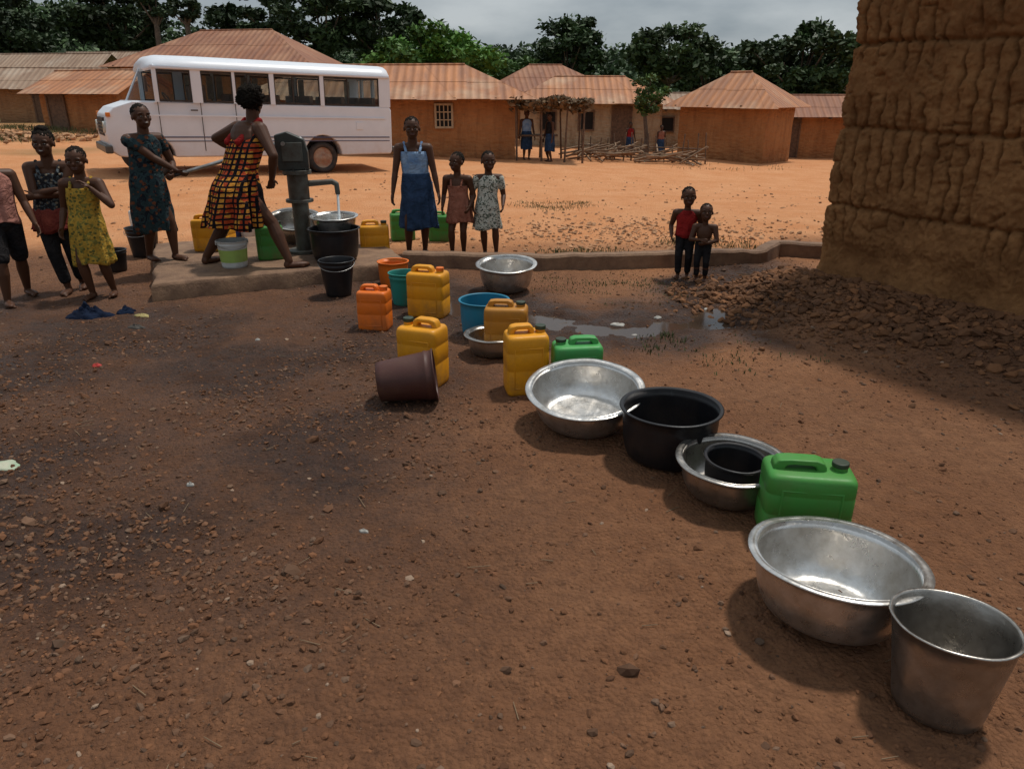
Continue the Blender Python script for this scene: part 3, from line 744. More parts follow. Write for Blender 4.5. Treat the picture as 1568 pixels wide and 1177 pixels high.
basin(-3.6,9.3,.42,.16,P_BL,name='plastic_tub',flat=.36,lip=.015,dent=.01)
basin(-3.25,9.35,.42,.2,P_W,name='plastic_tub',flat=.36,lip=.015,dent=.01,seed=.3)
jerry(-2.75,9.4,.28,.2,.36,P_Y,rz=10)
jerry(-4.9,9.8,.26,.2,.34,P_W,rz=10)
jerry(-1.52,8.12,.32,.22,.43,P_Y,rz=10)
jerry(-1.38,9.3,.3,.2,.38,P_G,rz=15)
jerry(-.88,9.2,.3,.2,.36,P_G,rz=-10)
# ------------------------------------------------------------------ litter and cloth
def crumple(name,x,y,rx,ry,h,mat,seed):
    V=[];F=[];n=34;m_=14
    for k in range(m_+1):
        f=k/m_
        for i in range(n):
            a=2*math.pi*i/n; e=1+.45*nz(math.cos(a)*1.6+seed,math.sin(a)*1.6,f)
            z=h*(1-f)**.8*(.6+1.1*abs(nz(math.cos(a)*f*4+seed,math.sin(a)*f*4,seed)))+.006
            X=rx*f*e*math.cos(a);Y=ry*f*e*math.sin(a); V.append((x+X,y+Y,gh(x+X,y+Y)+(z if f<1 else 0)))
    for k in range(m_):
        for i in range(n): j=(i+1)%n; F.append((k*n+i,(k+1)*n+i,(k+1)*n+j,k*n+j))
    return mk(name,V,F,mat)
NAVY=cloth('cloth_navy',(.010,.018,.040),(.004,.007,.018))
crumple('dropped_cloth',-3.5,5.82,.19,.10,.10,NAVY,2.2)
crumple('dropped_cloth',-3.25,5.95,.08,.06,.05,NAVY,5.1)
crumple('plastic_litter',-3.05,5.82,.06,.03,.02,simple('litter_yellow',(.35,.28,.10),bstr=0),1.)
crumple('plastic_litter',-2.95,5.5,.06,.025,.03,simple('litter_dark',(.06,.05,.04),bstr=0),4.)
crumple('plastic_litter',-2.8,4.63,.035,.018,.02,simple('litter_red',(.45,.03,.02),bstr=0),3.)
crumple('plastic_litter',-2.52,3.2,.09,.05,.01,simple('litter_green',(.12,.32,.18),(.4,.4,.3),bstr=0),3.)
LW=simple('litter_white',(.42,.40,.36),bstr=0)
for i,(x,y,s_) in enumerate([(.85,5.62,.06),(.95,5.4,.04),(-1.5,3.0,.018),(-.62,2.62,.02),(1.2,5.8,.03),(-1.9,5.2,.02),(1.7,6.1,.04)]): crumple('plastic_litter',x,y,s_,s_*.5,.012,LW,i*1.7)
V=[];F=[]
for _ in range(90):
    y=random.uniform(1.3,6.5); x=random.uniform(-.7*y,.7*y); z=gh(x,y)+.006; a=random.uniform(0,3.14); l=random.uniform(.02,.09)
    cap_geo(V,F,(x,y,z),.0018,(x+l*math.cos(a),y+l*math.sin(a),z+.003),.0014,5)
mk('twigs',V,F,simple('dry_twig',(.20,.13,.07),bstr=0))
# ------------------------------------------------------------------ minibus
WHITE=NT('bus_white_paint'); o=WHITE.sep(); dz=WHITE.math('MULTIPLY',WHITE.math('SUBTRACT',1.05,o[2],True),1.0,True)
WHITE.col(WHITE.mix(WHITE.math('MULTIPLY',dz,WHITE.ramp(WHITE.noise(2,5,.7),[(.3,.2),(.8,1.)])),WHITE.mix(WHITE.noise(3),(.74,.77,.82),(.62,.65,.70)),(.44,.27,.17))); WHITE.rough(.35); WHITE=WHITE.m
t=NT('bus_glass'); t.col((.03,.04,.045)); t.rough(.04); mixn=t.n.new('ShaderNodeMixShader'); tr=t.n.new('ShaderNodeBsdfTransparent'); tr.inputs[0].default_value=(.88,.92,.92,1)
mixn.inputs[0].default_value=.14; t.L(tr.outputs[0],mixn.inputs[1]); t.L(t.b.outputs[0],mixn.inputs[2]); t.L(mixn.outputs[0],t.n['Material Output'].inputs[0]); BGL=t.m
CHR=simple('bumper_metal',(.12,.11,.10),rough=.4,metal=.6); SEAT=simple('seat_vinyl',(.22,.13,.09),rough=.7); STR=simple('stripe_paint',(.10,.10,.16),rough=.5)
LAMP=simple('headlamp_glass',(.6,.6,.55),rough=.1,bstr=0); ORG=simple('indicator_orange',(.7,.2,.02),rough=.3,bstr=0)
fw=Vector((-.839,-.545)); busx,busy=-4.36,17.7
bus=empty('minibus',(busx,busy,gh(busx,busy)+.0),rot=(0,-math.radians(1.6),math.atan2(fw.y,fw.x)))
Wb=2.0
def arch(cx,r,n=12): return [(cx-r*math.cos(math.pi*i/n),.40+r*math.sin(math.pi*i/n)*1.0) for i in range(n+1)]
prof=[(-1.68,.42)]+arch(0,.44)+arch(3.62,.44)+[(4.22,.42),(4.36,.52),(4.40,.85),(4.36,1.22),(4.22,1.36),(3.86,1.48),(-1.68,1.48),(-1.72,1.40),(-1.72,.50)]
V=[];F=[];k=len(prof)
def taper(x): return 1-.13*sm(3.5,4.4,x)
for f in [0,.04,.5,.96,1]:
    for (x,z) in prof: V.append((x,-Wb/2+(Wb/2-f*Wb)*taper(x), z))
F=[tuple(range(k)),tuple(range(5*k-1,4*k-1,-1))]
for q in range(4): F+=[(q*k+(i+1)%k,q*k+i,(q+1)*k+i,(q+1)*k+(i+1)%k) for i in range(k)]
mk('body_lower',V,F,WHITE,bus,smooth=False,bevel=.035)
V=[];F=[];sec=[(0,2.10),(.005,2.18),(.05,2.28),(.14,2.345),(.3,2.38),(.5,2.39),(.7,2.38),(.86,2.345),(.95,2.28),(.995,2.18),(1,2.10)]
st=[(-1.70,.02,-.06),(-1.66,0,0),(-1.5,0,0),(2.6,0,0),(3.25,.01,-.01),(3.42,.03,-.05),(3.52,.08,-.14)]
for x,ins,dz_ in st:
    for f,z in sec:
        f2=ins+(1-2*ins)*f; V.append((x,-f2*Wb-.0,z+(dz_ if .02<f<.98 else dz_*.3)))
k=len(sec)
for q in range(len(st)-1):
    for i in range(k-1): F.append((q*k+i,q*k+i+1,(q+1)*k+i+1,(q+1)*k+i))
F.append(tuple(reversed(range(k)))); F.append(tuple((len(st)-1)*k+i for i in range(k)))
mk('roof',V,F,WHITE,bus,smooth=True,solid=.012)
cylg=[];cf=[]
for y in (.012,-Wb-.012): box_geo(cylg,cf,(.9,y,2.13),(5.15,.03,.035))
mk('rain_gutters',cylg,cf,WHITE,bus,smooth=False)
V=[];F=[]
wins=[(2.72,3.36),(1.90,2.52),(1.12,1.84),(.0,1.02),(-1.42,-.09)]
edges=[(3.36,3.44),(2.52,2.72),(1.84,1.90),(1.02,1.12),(-.09,.0),(-1.70,-1.42)]
for a,b in edges:
    for y in (-.025,-Wb+.025): box_geo(V,F,((a+b)/2,y,1.80),(b-a,.045,.66))
for y in (-.30,-1.0,-1.7): box_geo(V,F,(-1.685,y,1.80),(.05,.12,.66))
mk('window_pillars',V,F,WHITE,bus,smooth=False)
V=[];F=[]
for a,b in wins:
    for y in (-.03,-Wb+.03):
        for zc in (1.505,2.075): box_geo(V,F,((a+b)/2,y,zc),(b-a,.03,.035))
        for xx in (a+.012,b-.012): box_geo(V,F,(xx,y+.001,1.79),(.022,.03,.54))
    if a<1.5: box_geo(V,F,((a+b)/2+.1,-.03,1.79),(.02,.028,.54))
mk('window_seals',V,F,RUB,bus,smooth=False)
V=[];F=[]
for a,b in wins:
    for y in (-.035,-Wb+.035): box_geo(V,F,((a+b)/2,y,1.79),(b-a-.03,.006,.56))
box_geo(V,F,(-1.67,-1.0,1.8),(.006,1.86,.6))
mk('side_glass',V,F,BGL,bus,smooth=False)
V=[];F=[];ns=14
for z,xc in ((1.47,3.86),(2.16,3.50)):
    for i in range(ns+1):
        f=i/ns; w=1-(abs(2*f-1))**3.2; V.append((3.40+(xc-3.40)*w,-.03-f*(Wb-.06),z))
WS=[Vector(v) for v in V]
for i in range(ns): F.append((i,i+1,ns+2+i,ns+1+i))
mk('windscreen',V,F,BGL,bus,smooth=True)
V=[];F=[]
for i in range(ns):
    for o_ in (0,ns+1): cap_geo(V,F,WS[i+o_],.025,WS[i+1+o_],.025,6)
for i in (0,7,ns): cap_geo(V,F,WS[i],.022,WS[i+ns+1],.022,6)
mk('windscreen_frame',V,F,WHITE,bus)
box('hood_top',bus,(3.66,-1.0,1.475),(.42,1.86,.03),WHITE,.01)
box('floor',bus,(1.2,-1.0,.75),(5.0,1.85,.05),SEAT)
V=[];F=[]
for x in (-1.1,-.35,.4,1.15,1.9):
    for y in (-.5,-1.5): box_geo(V,F,(x,y,1.1),(.45,.8,.15)); box_geo(V,F,(x-.22,y,1.40),(.1,.8,.55))
for y in (-.5,-1.5): box_geo(V,F,(2.7,y,1.15),(.5,.6,.15)); box_geo(V,F,(2.45,y,1.5),(.1,.55,.65))
mk('seats',V,F,SEAT,bus,smooth=False,bevel=.03)
V=[];F=[]
for i in range(24):
    a=i/24*2*math.pi;b=(i+1)/24*2*math.pi; cap_geo(V,F,(3.1+.1*math.sin(a),-.55+.2*math.cos(a),1.5+.16*math.sin(a)),.013,(3.1+.1*math.sin(b),-.55+.2*math.cos(b),1.5+.16*math.sin(b)),.013,6)
mk('steering_wheel',V,F,RUB,bus)
CURT=cloth('curtain',(.42,.36,.28),(.30,.24,.18)); V=[];F=[]
for a,b in wins[1:]:
    for x in (a+.05,b-.1): box_geo(V,F,(x,-Wb+.09,1.80),(.14,.015,.5))
mk('curtains',V,F,CURT,bus,smooth=False)
box('side_stripe_upper',bus,(1.0,.004,.80),(5.3,.008,.025),STR,0); box('side_stripe_lower',bus,(1.0,.004,.72),(5.3,.008,.018),STR,0)
box('side_moulding',bus,(1.2,.010,1.22),(5.5,.02,.03),WHITE,.004)
for i,x in enumerate((2.58,3.40,1.88)): box('door_gap_%d'%i,bus,(x,.003,1.0),(.014,.008,.95),RUB,0)
box('door_handle',bus,(2.72,.02,1.33),(.14,.03,.03),CHR,.005); box('fuel_cap',bus,(-.9,.008,1.05),(.16,.016,.16),WHITE,.004)
V=[];F=[];box_geo(V,F,(4.40,-1.0,.56),(.14,1.9,.16)); box_geo(V,F,(-1.78,-1.0,.52),(.10,1.95,.14)); mk('bumpers',V,F,CHR,bus,smooth=False,bevel=.03)
box('grille',bus,(4.385,-1.0,.98),(.05,1.0,.36),RUB,.01)
V=[];F=[]
for z in (.86,.93,1.0,1.07): box_geo(V,F,(4.415,-1.0,z),(.02,.95,.018))
mk('grille_bars',V,F,CHR,bus,smooth=False)
for i,y in enumerate((-.32,-1.68)): cyl('headlight_%d'%i,bus,(4.34,y,.98),(4.43,y,.98),.11,LAMP,bevel=.01)
for i,y in enumerate((-.12,-1.88)): box('indicator_%d'%i,bus,(4.33,y,1.22),(.08,.1,.08),ORG,.01)
box('tail_light',bus,(-1.735,-.16,.85),(.03,.12,.3),P_R,.01)
V=[];F=[];cap_geo(V,F,(3.5,.02,1.75),.012,(3.62,.22,1.85),.012,6); box_geo(V,F,(3.62,.25,1.8),(.04,.16,.28)); mk('wing_mirror',V,F,RUB,bus,smooth=False)
box('chassis',bus,(1.3,-1.0,.50),(5.0,1.2,.14),RUB,.02)
RIM=simple('rim_rust',(.30,.13,.07),(.4,.3,.22),6,.7)
def wheel(nm,x,y0,sgn):
    R=.345;w=.20
    p=[(.14,0),(.24,0),(.30,.0),(R-.02,.02),(R,.05),(R,w-.05),(R-.02,w-.02),(.30,w),(.24,w-.005),(.225,w-.05),(.215,w-.055),(.16,w-.03),(.09,w-.035),(.08,w-.01),(0,w-.005)]
    o=lathe(nm,p[:10],RUB,bus,40); o.rotation_euler=(-sgn*math.pi/2,0,0); o.location=(x,y0,.345)
    o=lathe(nm+'_rim',p[9:],RIM,bus,40); o.rotation_euler=(-sgn*math.pi/2,0,0); o.location=(x,y0,.345)
wheel('wheel_rear_near',0,-.24,1); wheel('wheel_front_near',3.62,-.26,1); wheel('wheel_rear_far',0,-Wb+.24,-1); wheel('wheel_front_far',3.62,-Wb+.26,-1)
V=[];F=[]
for x in (0,3.62): cyl_geo(V,F,(x,-.25,.40),(x,-Wb+.25,.40),.42,n=24)
mk('wheel_wells',V,F,DARK,bus,smooth=False)
# ------------------------------------------------------------------ stall, wood pile
root=empty('thatched_stall',(1.1,24.0,gh(1.1,24)))
V=[];F=[]
for x in (-.95,-.2,.5,1.05):
    for y in (-.7,.8): cap_geo(V,F,(x,y,-.1),.035,(x+random.uniform(-.08,.08),y,1.65+random.uniform(-.05,.15)),.026,7)
for y in (-.7,.8): cap_geo(V,F,(-1.1,y,1.62),.03,(1.2,y,1.66),.03,7)
box_geo(V,F,(-.3,-.2,.75),(1.2,.5,.05))
mk('posts',V,F,WOOD,root)
C0=np.stack([rng.uniform(-1.2,1.3,2600),rng.uniform(-1.0,1.1,2600),rng.uniform(0,.13,2600)],1); C0[:,2]+=1.66+.05*np.sin(C0[:,0]*5)-.25*(rng.uniform(0,1,2600)**7)
LV,LF,LC=leafquads(C0,.11,np.array([[.20,.125,.065]])*rng.uniform(.4,1.2,(2600,1))); mk('thatch',LV,LF,LEAF,root,smooth=False,cols=LC)
V=[];F=[]
for _ in range(90):
    x=random.uniform(2.2,6.0); y=random.uniform(24.2,26.2); z=gh(x,y); a=random.uniform(-.5,.5)+(0 if random.random()<.75 else 1.4); l=random.uniform(.5,1.6); t_=random.uniform(-.1,.35)
    cap_geo(V,F,(x-l/2*math.cos(a),y-l/2*math.sin(a),z+.03+random.uniform(0,.28)),.032,(x+l/2*math.cos(a),y+l/2*math.sin(a),z+.06+t_+random.uniform(0,.2)),.025,6)
mk('wood_pile',V,F,simple('pale_poles',(.28,.17,.095),(.14,.085,.05),6,.85))
V=[];F=[]
for i in range(16):
    x=2.3+i*.27; y=25.0+.1*random.random(); cap_geo(V,F,(x,y,gh(x,y)-.1),.025,(x+random.uniform(-.08,.08),y,gh(x,y)+random.uniform(.5,1.0)),.02,6)
cap_geo(V,F,(2.2,25,.2),.022,(6.4,25.1,.05),.02,6)
mk('pole_fence',V,F,WOOD)
# ------------------------------------------------------------------ people
def ik(S,T,a,b,pole):
    S=Vector(S);T=Vector(T); v=T-S; d=max(min(v.length,(a+b)*.998),abs(a-b)*1.05+.001); dr=v.normalized()
    x=(a*a-b*b+d*d)/(2*d); h=math.sqrt(max(a*a-x*x,0)); pole=Vector(pole); po=pole-dr*pole.dot(dr); po=po.normalized() if po.length>1e-4 else Vector((1,0,0))
    return S+dr*x+po*h, S+dr*d
def figure(name,loc,face,H,hhf=.15,hands=None,feet=None,chest=(0,0),neck=(0,0),pel=(0,0,0),hy=0,hp=0,garm=(),hair='short',vox=.0058,shw=.108,poles=None,smile=False,curl=35,fat=1.,lim=1.17):
    yaw=math.atan2(-face[0],face[1]); root=empty(name,loc,yaw); Rz=Matrix.Rotation(yaw,3,'Z').inverted(); L0=Vector(loc)
    def loc3(p):
        if p[0]=='w': return Rz@(Vector(p[1:])-L0)
        return Vector(p)*H
    dz=pel[2]; nzk=1-1.17*hhf+dz
    P=Vector((pel[0],pel[1],.50+dz)); W=Vector((pel[0]*.6+chest[0]*.4,pel[1]*.6+chest[1]*.4,.60+dz)); Cc=Vector((chest[0],chest[1],nzk-.11)); Nn=Vector((neck[0],neck[1],nzk))
    pts=[P,W,Cc,Nn]
    def sp(z):
        if z<=P.z: return P.copy()
        for a,b in zip(pts[:-1],pts[1:]):
            if z<=b.z: return a.lerp(b,(z-a.z)/(b.z-a.z))
        return Nn.copy()
    V=[];F=[]
    def cp(a,ra,b,rb,n=12): cap_geo(V,F,Vector(a),ra,Vector(b),rb,n)
    s=H; A_=lim*s
    for z,r in ((.515,(.090,.066,.07)),(.60,(.080,.060,.085)),(nzk-dz-.115,(.092,.062,.105))):
        ell_geo(V,F,(sp(z+dz))*s,[q*s*fat for q in r])
    Mh=Matrix.Rotation(math.radians(hy),3,'Z')@Matrix.Rotation(math.radians(-hp),3,'X')
    hc=(Nn+Vector((0,.012,.67*hhf)))*s; hh=hhf*s
    cp(Nn*s-Vector((0,0,.04*s)),.038*s,hc+Mh@Vector((0,-.03*hh,-.25*hh)),.034*s)
    def he(c,r): ell_geo(V,F,hc+Mh@(Vector(c)*hh),[q*hh for q in r],Mh)
    he((0,-.03,.12),(.365,.42,.385)); he((0,.10,-.17),(.29,.28,.32)); he((0,.20,-.37),(.12,.12,.10)); he((0,.385,-.085),(.070,.085,.080)); he((0,.355,.03),(.038,.055,.12)); he((0,.355,-.245),(.12,.065,.060))
    for sx in (-1,1): he((sx*.37,-.02,-.03),(.045,.08,.11)); he((sx*.16,.33,.100),(.11,.055,.038)); he((sx*.19,.26,-.10),(.11,.10,.10))
    hands=hands or {}; poles=poles or {}; arms={}
    for sd,sx in (('R',1),('L',-1)):
        S=Vector((Nn.x*.6+Cc.x*.4+sx*shw,Nn.y*.5+Cc.y*.5,nzk-.035))*s
        T=loc3(hands.get(sd,(sx*(shw+.055),.05,.47+dz)))
        E,Wr=ik(S,T,.172*s,.150*s,poles.get(sd,(sx*.35,-1,-.3)))
        cp(Nn*s-Vector((0,0,.025*s)),.034*s,S,.031*A_); cp(S,.031*A_,S.lerp(E,.5),.0245*A_); cp(S.lerp(E,.5),.0245*A_,E,.0195*A_); cp(E,.0195*A_,E.lerp(Wr,.3),.0200*A_); cp(E.lerp(Wr,.3),.0200*A_,Wr,.0125*A_)
        arms[sd]=(S,E,Wr)
        d=(Wr-E).normalized(); inw=Vector((-sx,.25,0)); nrm=(inw-d*inw.dot(d)).normalized(); w=d.cross(nrm)
        if w.y<0 and abs(w.y)>.1: w=-w
        M=Matrix((w,nrm,d)).transposed()
        ell_geo(V,F,Wr+d*.028*s,(.023*s,.0115*s,.034*s),M,12,8)
        fr=max(.0056*s,.0058); cu=math.radians(curl)
        for i,l in enumerate((.9,1.0,.95,.75)):
            b=Wr+d*.052*s+w*(1.5-i)*.0122*s; d1=d*math.cos(cu*.5)+nrm*math.sin(cu*.5); d2=d*math.cos(cu*1.4)+nrm*math.sin(cu*1.4)
            m=b+d1*.026*s*l; cp(b-d*.01*s,fr*1.1,m,fr,8); cp(m,fr,m+d2*.022*s*l,fr*.85,8)
        tb=Wr+d*.016*s+w*.014*s; td=(d*.6+w*.65+nrm*.35).normalized(); cp(tb,fr*1.4,tb+td*.026*s,fr*1.1,8); cp(tb+td*.026*s,fr*1.1,tb+td*.03*s+(td*.5+d*.6).normalized()*.018*s,fr*.9,8)
    feet=feet or {}; legs={}
    for sd,sx in (('R',1),('L',-1)):
        f=feet.get(sd,(sx*.055,0,0,0)); 
        if f[0]=='w': q=Rz@(Vector(f[1:4])-L0); fx,fy,fz=q/s; fyaw=f[4]
        else: fx,fy,fz,fyaw=f
        Hj=Vector((P.x+sx*.048,P.y,P.z-.02))*s; A=Vector((fx,fy-.01,fz+.042))*s
        K,A=ik(Hj,A,.232*s,.222*s,(sx*.12+.0,1,0))
        cp(Hj,.052*s*fat,Hj.lerp(K,.55),.036*A_); cp(Hj.lerp(K,.55),.036*A_,K,.027*A_); cp(K,.0265*A_,K.lerp(A,.3),.029*A_); cp(K.lerp(A,.3),.029*A_,A,.0165*A_)
        ya=math.radians(fyaw); fd=Vector((math.sin(ya),math.cos(ya),0)); 
        Mf=Matrix((Vector((fd.y,-fd.x,0)),fd,Vector((0,0,1)))).transposed(); g=A.z-.042*s
        cp(A,.0185*s,Vector((A.x,A.y,g+.02*s))-fd*.012*s,.021*s); ell_geo(V,F,Vector((A.x,A.y,g+.018*s))+fd*.045*s,(.028*s,.068*s,.0185*s),Mf)
        for i in range(5): cp(Vector((A.x,A.y,g+.012*s))+fd*(.085-.006*i)*s+Mf@Vector(((-.018+.0095*i)*sx*1*s,0,0)),.008*s,Vector((A.x,A.y,g+.009*s))+fd*(.110-.009*i)*s+Mf@Vector(((-.019+.010*i)*sx*s,0,0)),.0072*s,8)
        legs[sd]=(Hj,K,A)
    ob=mk('body',V,F,SKIN,root); m=ob.modifiers.new('rm','REMESH'); m.mode='VOXEL'; m.voxel_size=vox; m.use_smooth_shade=True
    m=ob.modifiers.new('sm','SMOOTH'); m.factor=.5; m.iterations=2
    def part(nm,mat,items,mod=None):
        V=[];F=[]
        for c,r in items: ell_geo(V,F,hc+Mh@(Vector(c)*hh),[q*hh for q in r],Mh,14,8)
        return mk(nm,V,F,mat,root)
    part('eyes',EYEW,[((sx*.150,.356,.005),(.046,.030,.023)) for sx in (-1,1)])
    part('irises',EYED,[((sx*.148,.373,.005),(.026,.018,.025)) for sx in (-1,1)])
    part('brows',HAIR,[((sx*.16,.375,.125),(.09,.022,.014)) for sx in (-1,1)])
    part('lips',LIPS,[((0,.395,-.215),(.105,.030,.022)),((0,.390,-.265),(.095,.032,.028))])
    if smile: part('teeth',TEETH,[((0,.418,-.240),(.070,.014,.013))])
    def hairball(items,amp,fr_,sd_):
        V=[];F=[]
        for c,r in items:
            b=len(V); ell_geo(V,F,(0,0,0),(1,1,1),None,44,30)
            for i in range(b,len(V)):
                v=Vector(V[i]); k=1+amp*noise.turbulence(v*fr_+Vector((sd_,sd_,0)),3,False)
                V[i]=hc+Mh@((Vector((v.x*r[0]*k,v.y*r[1]*k,v.z*r[2]*k))+Vector(c))*hh)
        return mk('hair',V,F,HAIR,root)
    if hair=='short': hairball([((0,-.075,.165),(.360,.405,.375))],.09,6,H)
    elif hair=='afro': hairball([((0,-.16,.20),(.44,.46,.42)),((.12,-.34,.28),(.30,.27,.27)),((-.16,-.2,.40),(.25,.25,.22)),((0,-.44,.05),(.28,.22,.27)),((.25,-.1,.45),(.18,.2,.18)),((-.3,-.3,.1),(.2,.2,.2))],.45,6,H)
    elif hair=='tall': hairball([((0,-.09,.19),(.37,.41,.385)),((0,-.1,.50),(.24,.27,.17))],.14,6,H)
    def loft(nm,rings,mat,fold=0,nf=9,seed=0):
        n=72;V=[];F=[]
        R2=[]
        for (c0,a0,b0),(c1,a1,b1) in zip(rings[:-1],rings[1:]):
            m_=max(2,int((c0-c1).length/.022)); 
            for i in range(m_): f=i/m_; R2.append((c0.lerp(c1,f),a0+(a1-a0)*f,b0+(b1-b0)*f))
        R2.append(rings[-1])
        for _ in range(3): R2=[R2[0]]+[((R2[i-1][0]+R2[i][0]*2+R2[i+1][0])/4,(R2[i-1][1]+R2[i][1]*2+R2[i+1][1])/4,(R2[i-1][2]+R2[i][2]*2+R2[i+1][2])/4) for i in range(1,len(R2)-1)]+[R2[-1]]
        for k,(c,a,b) in enumerate(R2):
            dn=(k/(len(R2)-1))
            am=fold*dn**1.3
            for i in range(n):
                t_=2*math.pi*i/n
                w_=1+am*(math.sin(nf*t_+seed+1.5*math.sin(t_*2+seed))+.5*math.sin((nf*2+1)*t_+seed*2))+.06*nz(math.cos(t_)*2.4+seed,math.sin(t_)*2.4,c.z*9)
                hz=0
                if k==len(R2)-1: hz=.012*H*math.sin(3*t_+seed)
                V.append((c.x+a*w_*math.cos(t_),c.y+b*w_*math.sin(t_),c.z+hz))
        for k in range(len(R2)-1):
            for i in range(n): j=(i+1)%n; F.append((k*n+i,k*n+j,(k+1)*n+j,(k+1)*n+i))
        return mk(nm,V,F,mat,root,solid=.005)
    for g in garm:
        kind,mat=g[0],g[1]; o=g[2] if len(g)>2 else {}
        topz=o.get('top',nzk-dz-.012); full='top' not in o
        if kind in ('dress','shirt'):
            R_=[]
            if full: R_+=[(sp(topz+dz+.006),.052,.047),(sp(topz+dz-.012),.082,.056),(sp(topz+dz-.034),.108*shw/.108,.064)]
            else: R_+=[(sp(topz+dz),.098,.070)]
            R_+=[(sp(nzk-.10),.104*fat,.074*fat),(sp(.64+dz),.096*fat,.072*fat),(sp(.58+dz),.095*fat,.073*fat)]
            if kind=='shirt':
                bz=o.get('hem',.50); R_+=[(sp(.53+dz),.105,.080)]; c=sp(.5+dz); c.z=bz+dz; R_+=[(c,.112,.086)]; fold=.045
            else:
                hem=o['hem']; hx,hy_=o.get('hc',(P.x,P.y)); R_+=[(sp(.52+dz),.112*fat,.095*fat)]
                c=P.lerp(Vector((hx,hy_,hem)),.35); R_+=[(c,.112*fat+(o['rx']-.112*fat)*.4,.096*fat+(o['ry']-.096*fat)*.4)]; R_+=[(Vector((hx,hy_,hem)),o['rx'],o['ry'])]; fold=o.get('fold',.07)
            loft(kind,[(c*s,a*s,b*s) for c,a,b in R_],mat,fold,o.get('nf',9),H*7)
            if o.get('sleeve'):
                for sd in ('R','L'):
                    S,E,_=arms[sd]; V=[];F=[];q=S.lerp(E,o['sleeve']); cap_geo(V,F,S-Vector((0,0,.004*s)),.041*s,q,.038*s,16); mk('sleeve_'+sd.lower(),V,F,mat,root)
            if (not full and o.get('strap',True)) or o.get('scarf'):
                V=[];F=[]
                tz_=topz if not full else nzk-dz-.10
                for sx in (-1,1):
                    c=sp(tz_+dz); a=Vector((c.x+sx*.05,c.y+.062,tz_+dz)); b=Vector((Nn.x+sx*.065,Nn.y,nzk+.004)); e=Vector((c.x+sx*.05,c.y-.062-.012*(fat-1)*10,tz_+dz))
                    rr_=.010 if not o.get('scarf') else .020
                    for u,v in ((a,b),(b,e)): cap_geo(V,F,u*s,rr_*s,v*s,rr_*s,8)
                mk('straps',V,F,o.get('scarf',mat),root)
        elif kind in ('skirt','wrap'):
            tz=o.get('top',.58); hem=o['hem']; hx,hy_=o.get('hc',(P.x,P.y))
            R_=[(sp(tz+dz),.099,.077),(sp(.53+dz),.114,.092),(P.lerp(Vector((hx,hy_,hem)),.4),.112+(o['rx']-.112)*.5,.094+(o['ry']-.094)*.5),(Vector((hx,hy_,hem)),o['rx'],o['ry'])]
            loft(kind,[(c*s,a*s,b*s) for c,a,b in R_],mat,o.get('fold',.07),o.get('nf',10),H*5)
        elif kind in ('shorts','trousers'):
            V=[];F=[]; e=o.get('len',.9)
            ell_geo(V,F,(P+Vector((0,0,.01)))*s,(.100*s,.079*s,.075*s))
            for sd in ('R','L'):
                Hj,K,A=legs[sd]
                if e<=1: q=Hj.lerp(K,e); cap_geo(V,F,Hj,.064*s,q,.052*s,18)
                else: cap_geo(V,F,Hj,.062*s,K,.042*s,18); cap_geo(V,F,K,.042*s,K.lerp(A,e-1),.036*s,18)
            ob=mk(kind,V,F,mat,root); m=ob.modifiers.new('rm','REMESH'); m.mode='VOXEL'; m.voxel_size=.007; m.use_smooth_shade=True
    return root
PINK=cloth('cloth_pink',(.42,.19,.15),(.28,.12,.09)); BLK=cloth('cloth_black',(.012,.012,.014),(.025,.022,.022))
PR_B=cloth('print_black_tan',(.022,.022,.026),(.22,.18,.13),(.10,.12,.13),'print',26); RED=cloth('cloth_red',(.30,.02,.018),(.18,.012,.012)); RWR=cloth('wrap_rust',(.26,.06,.04),(.16,.03,.025))
PR_Y=cloth('print_yellow',(.42,.25,.04),(.10,.10,.03),(.20,.17,.04),'print',24); PR_D=cloth('print_teal_brown',(.025,.045,.050),(.14,.05,.025),(.012,.016,.022),'print',16)
PLAID=cloth('print_plaid',(.58,.25,.04),(.40,.06,.02),(.010,.008,.010),'plaid',42)
BLU=cloth('cloth_pale_blue',(.26,.36,.50),(.14,.24,.42)); DEN=cloth('cloth_denim_blue',(.035,.065,.13),(.018,.035,.07)); SAL=cloth('cloth_salmon',(.33,.13,.085),(.22,.08,.05))
FLO=cloth('print_white_floral',(.50,.49,.42),(.05,.06,.05),(.10,.12,.09),'print',34)
Z=lambda x,y: gh(x,y)
figure('child',(-4.36,6.31,Z(-4.36,6.31)),(.75,-.65),1.37,.158,hands={'R':(.17,.06,.48),'L':(-.15,.12,.49)},feet={'R':(.09,.09,0,8),'L':(-.09,-.12,0,-8)},garm=[('shirt',PINK,{'hem':.50}),('shorts',BLK,{'len':.85})],hy=15,lim=1.25,fat=1.05)
figure('girl',(-4.10,6.68,Z(-4.10,6.68)),(.35,-.95),1.42,.158,hands={'R':(-.055,.125,.66),'L':(.065,.11,.62)},poles={'R':(1,-.2,-.6),'L':(-1,-.2,-.6)},feet={'R':(.01,.08,0,10),'L':(-.05,-.06,0,-10)},chest=(-.012,-.01),neck=(-.018,.0),pel=(.018,0,0),garm=[('shirt',PR_B,{'hem':.49,'top':.75}),('wrap',RWR,{'top':.54,'hem':.40,'rx':.125,'ry':.105}),('trousers',BLK,{'len':1.75})],hair='tall',smile=True,hy=-8,lim=1.22)
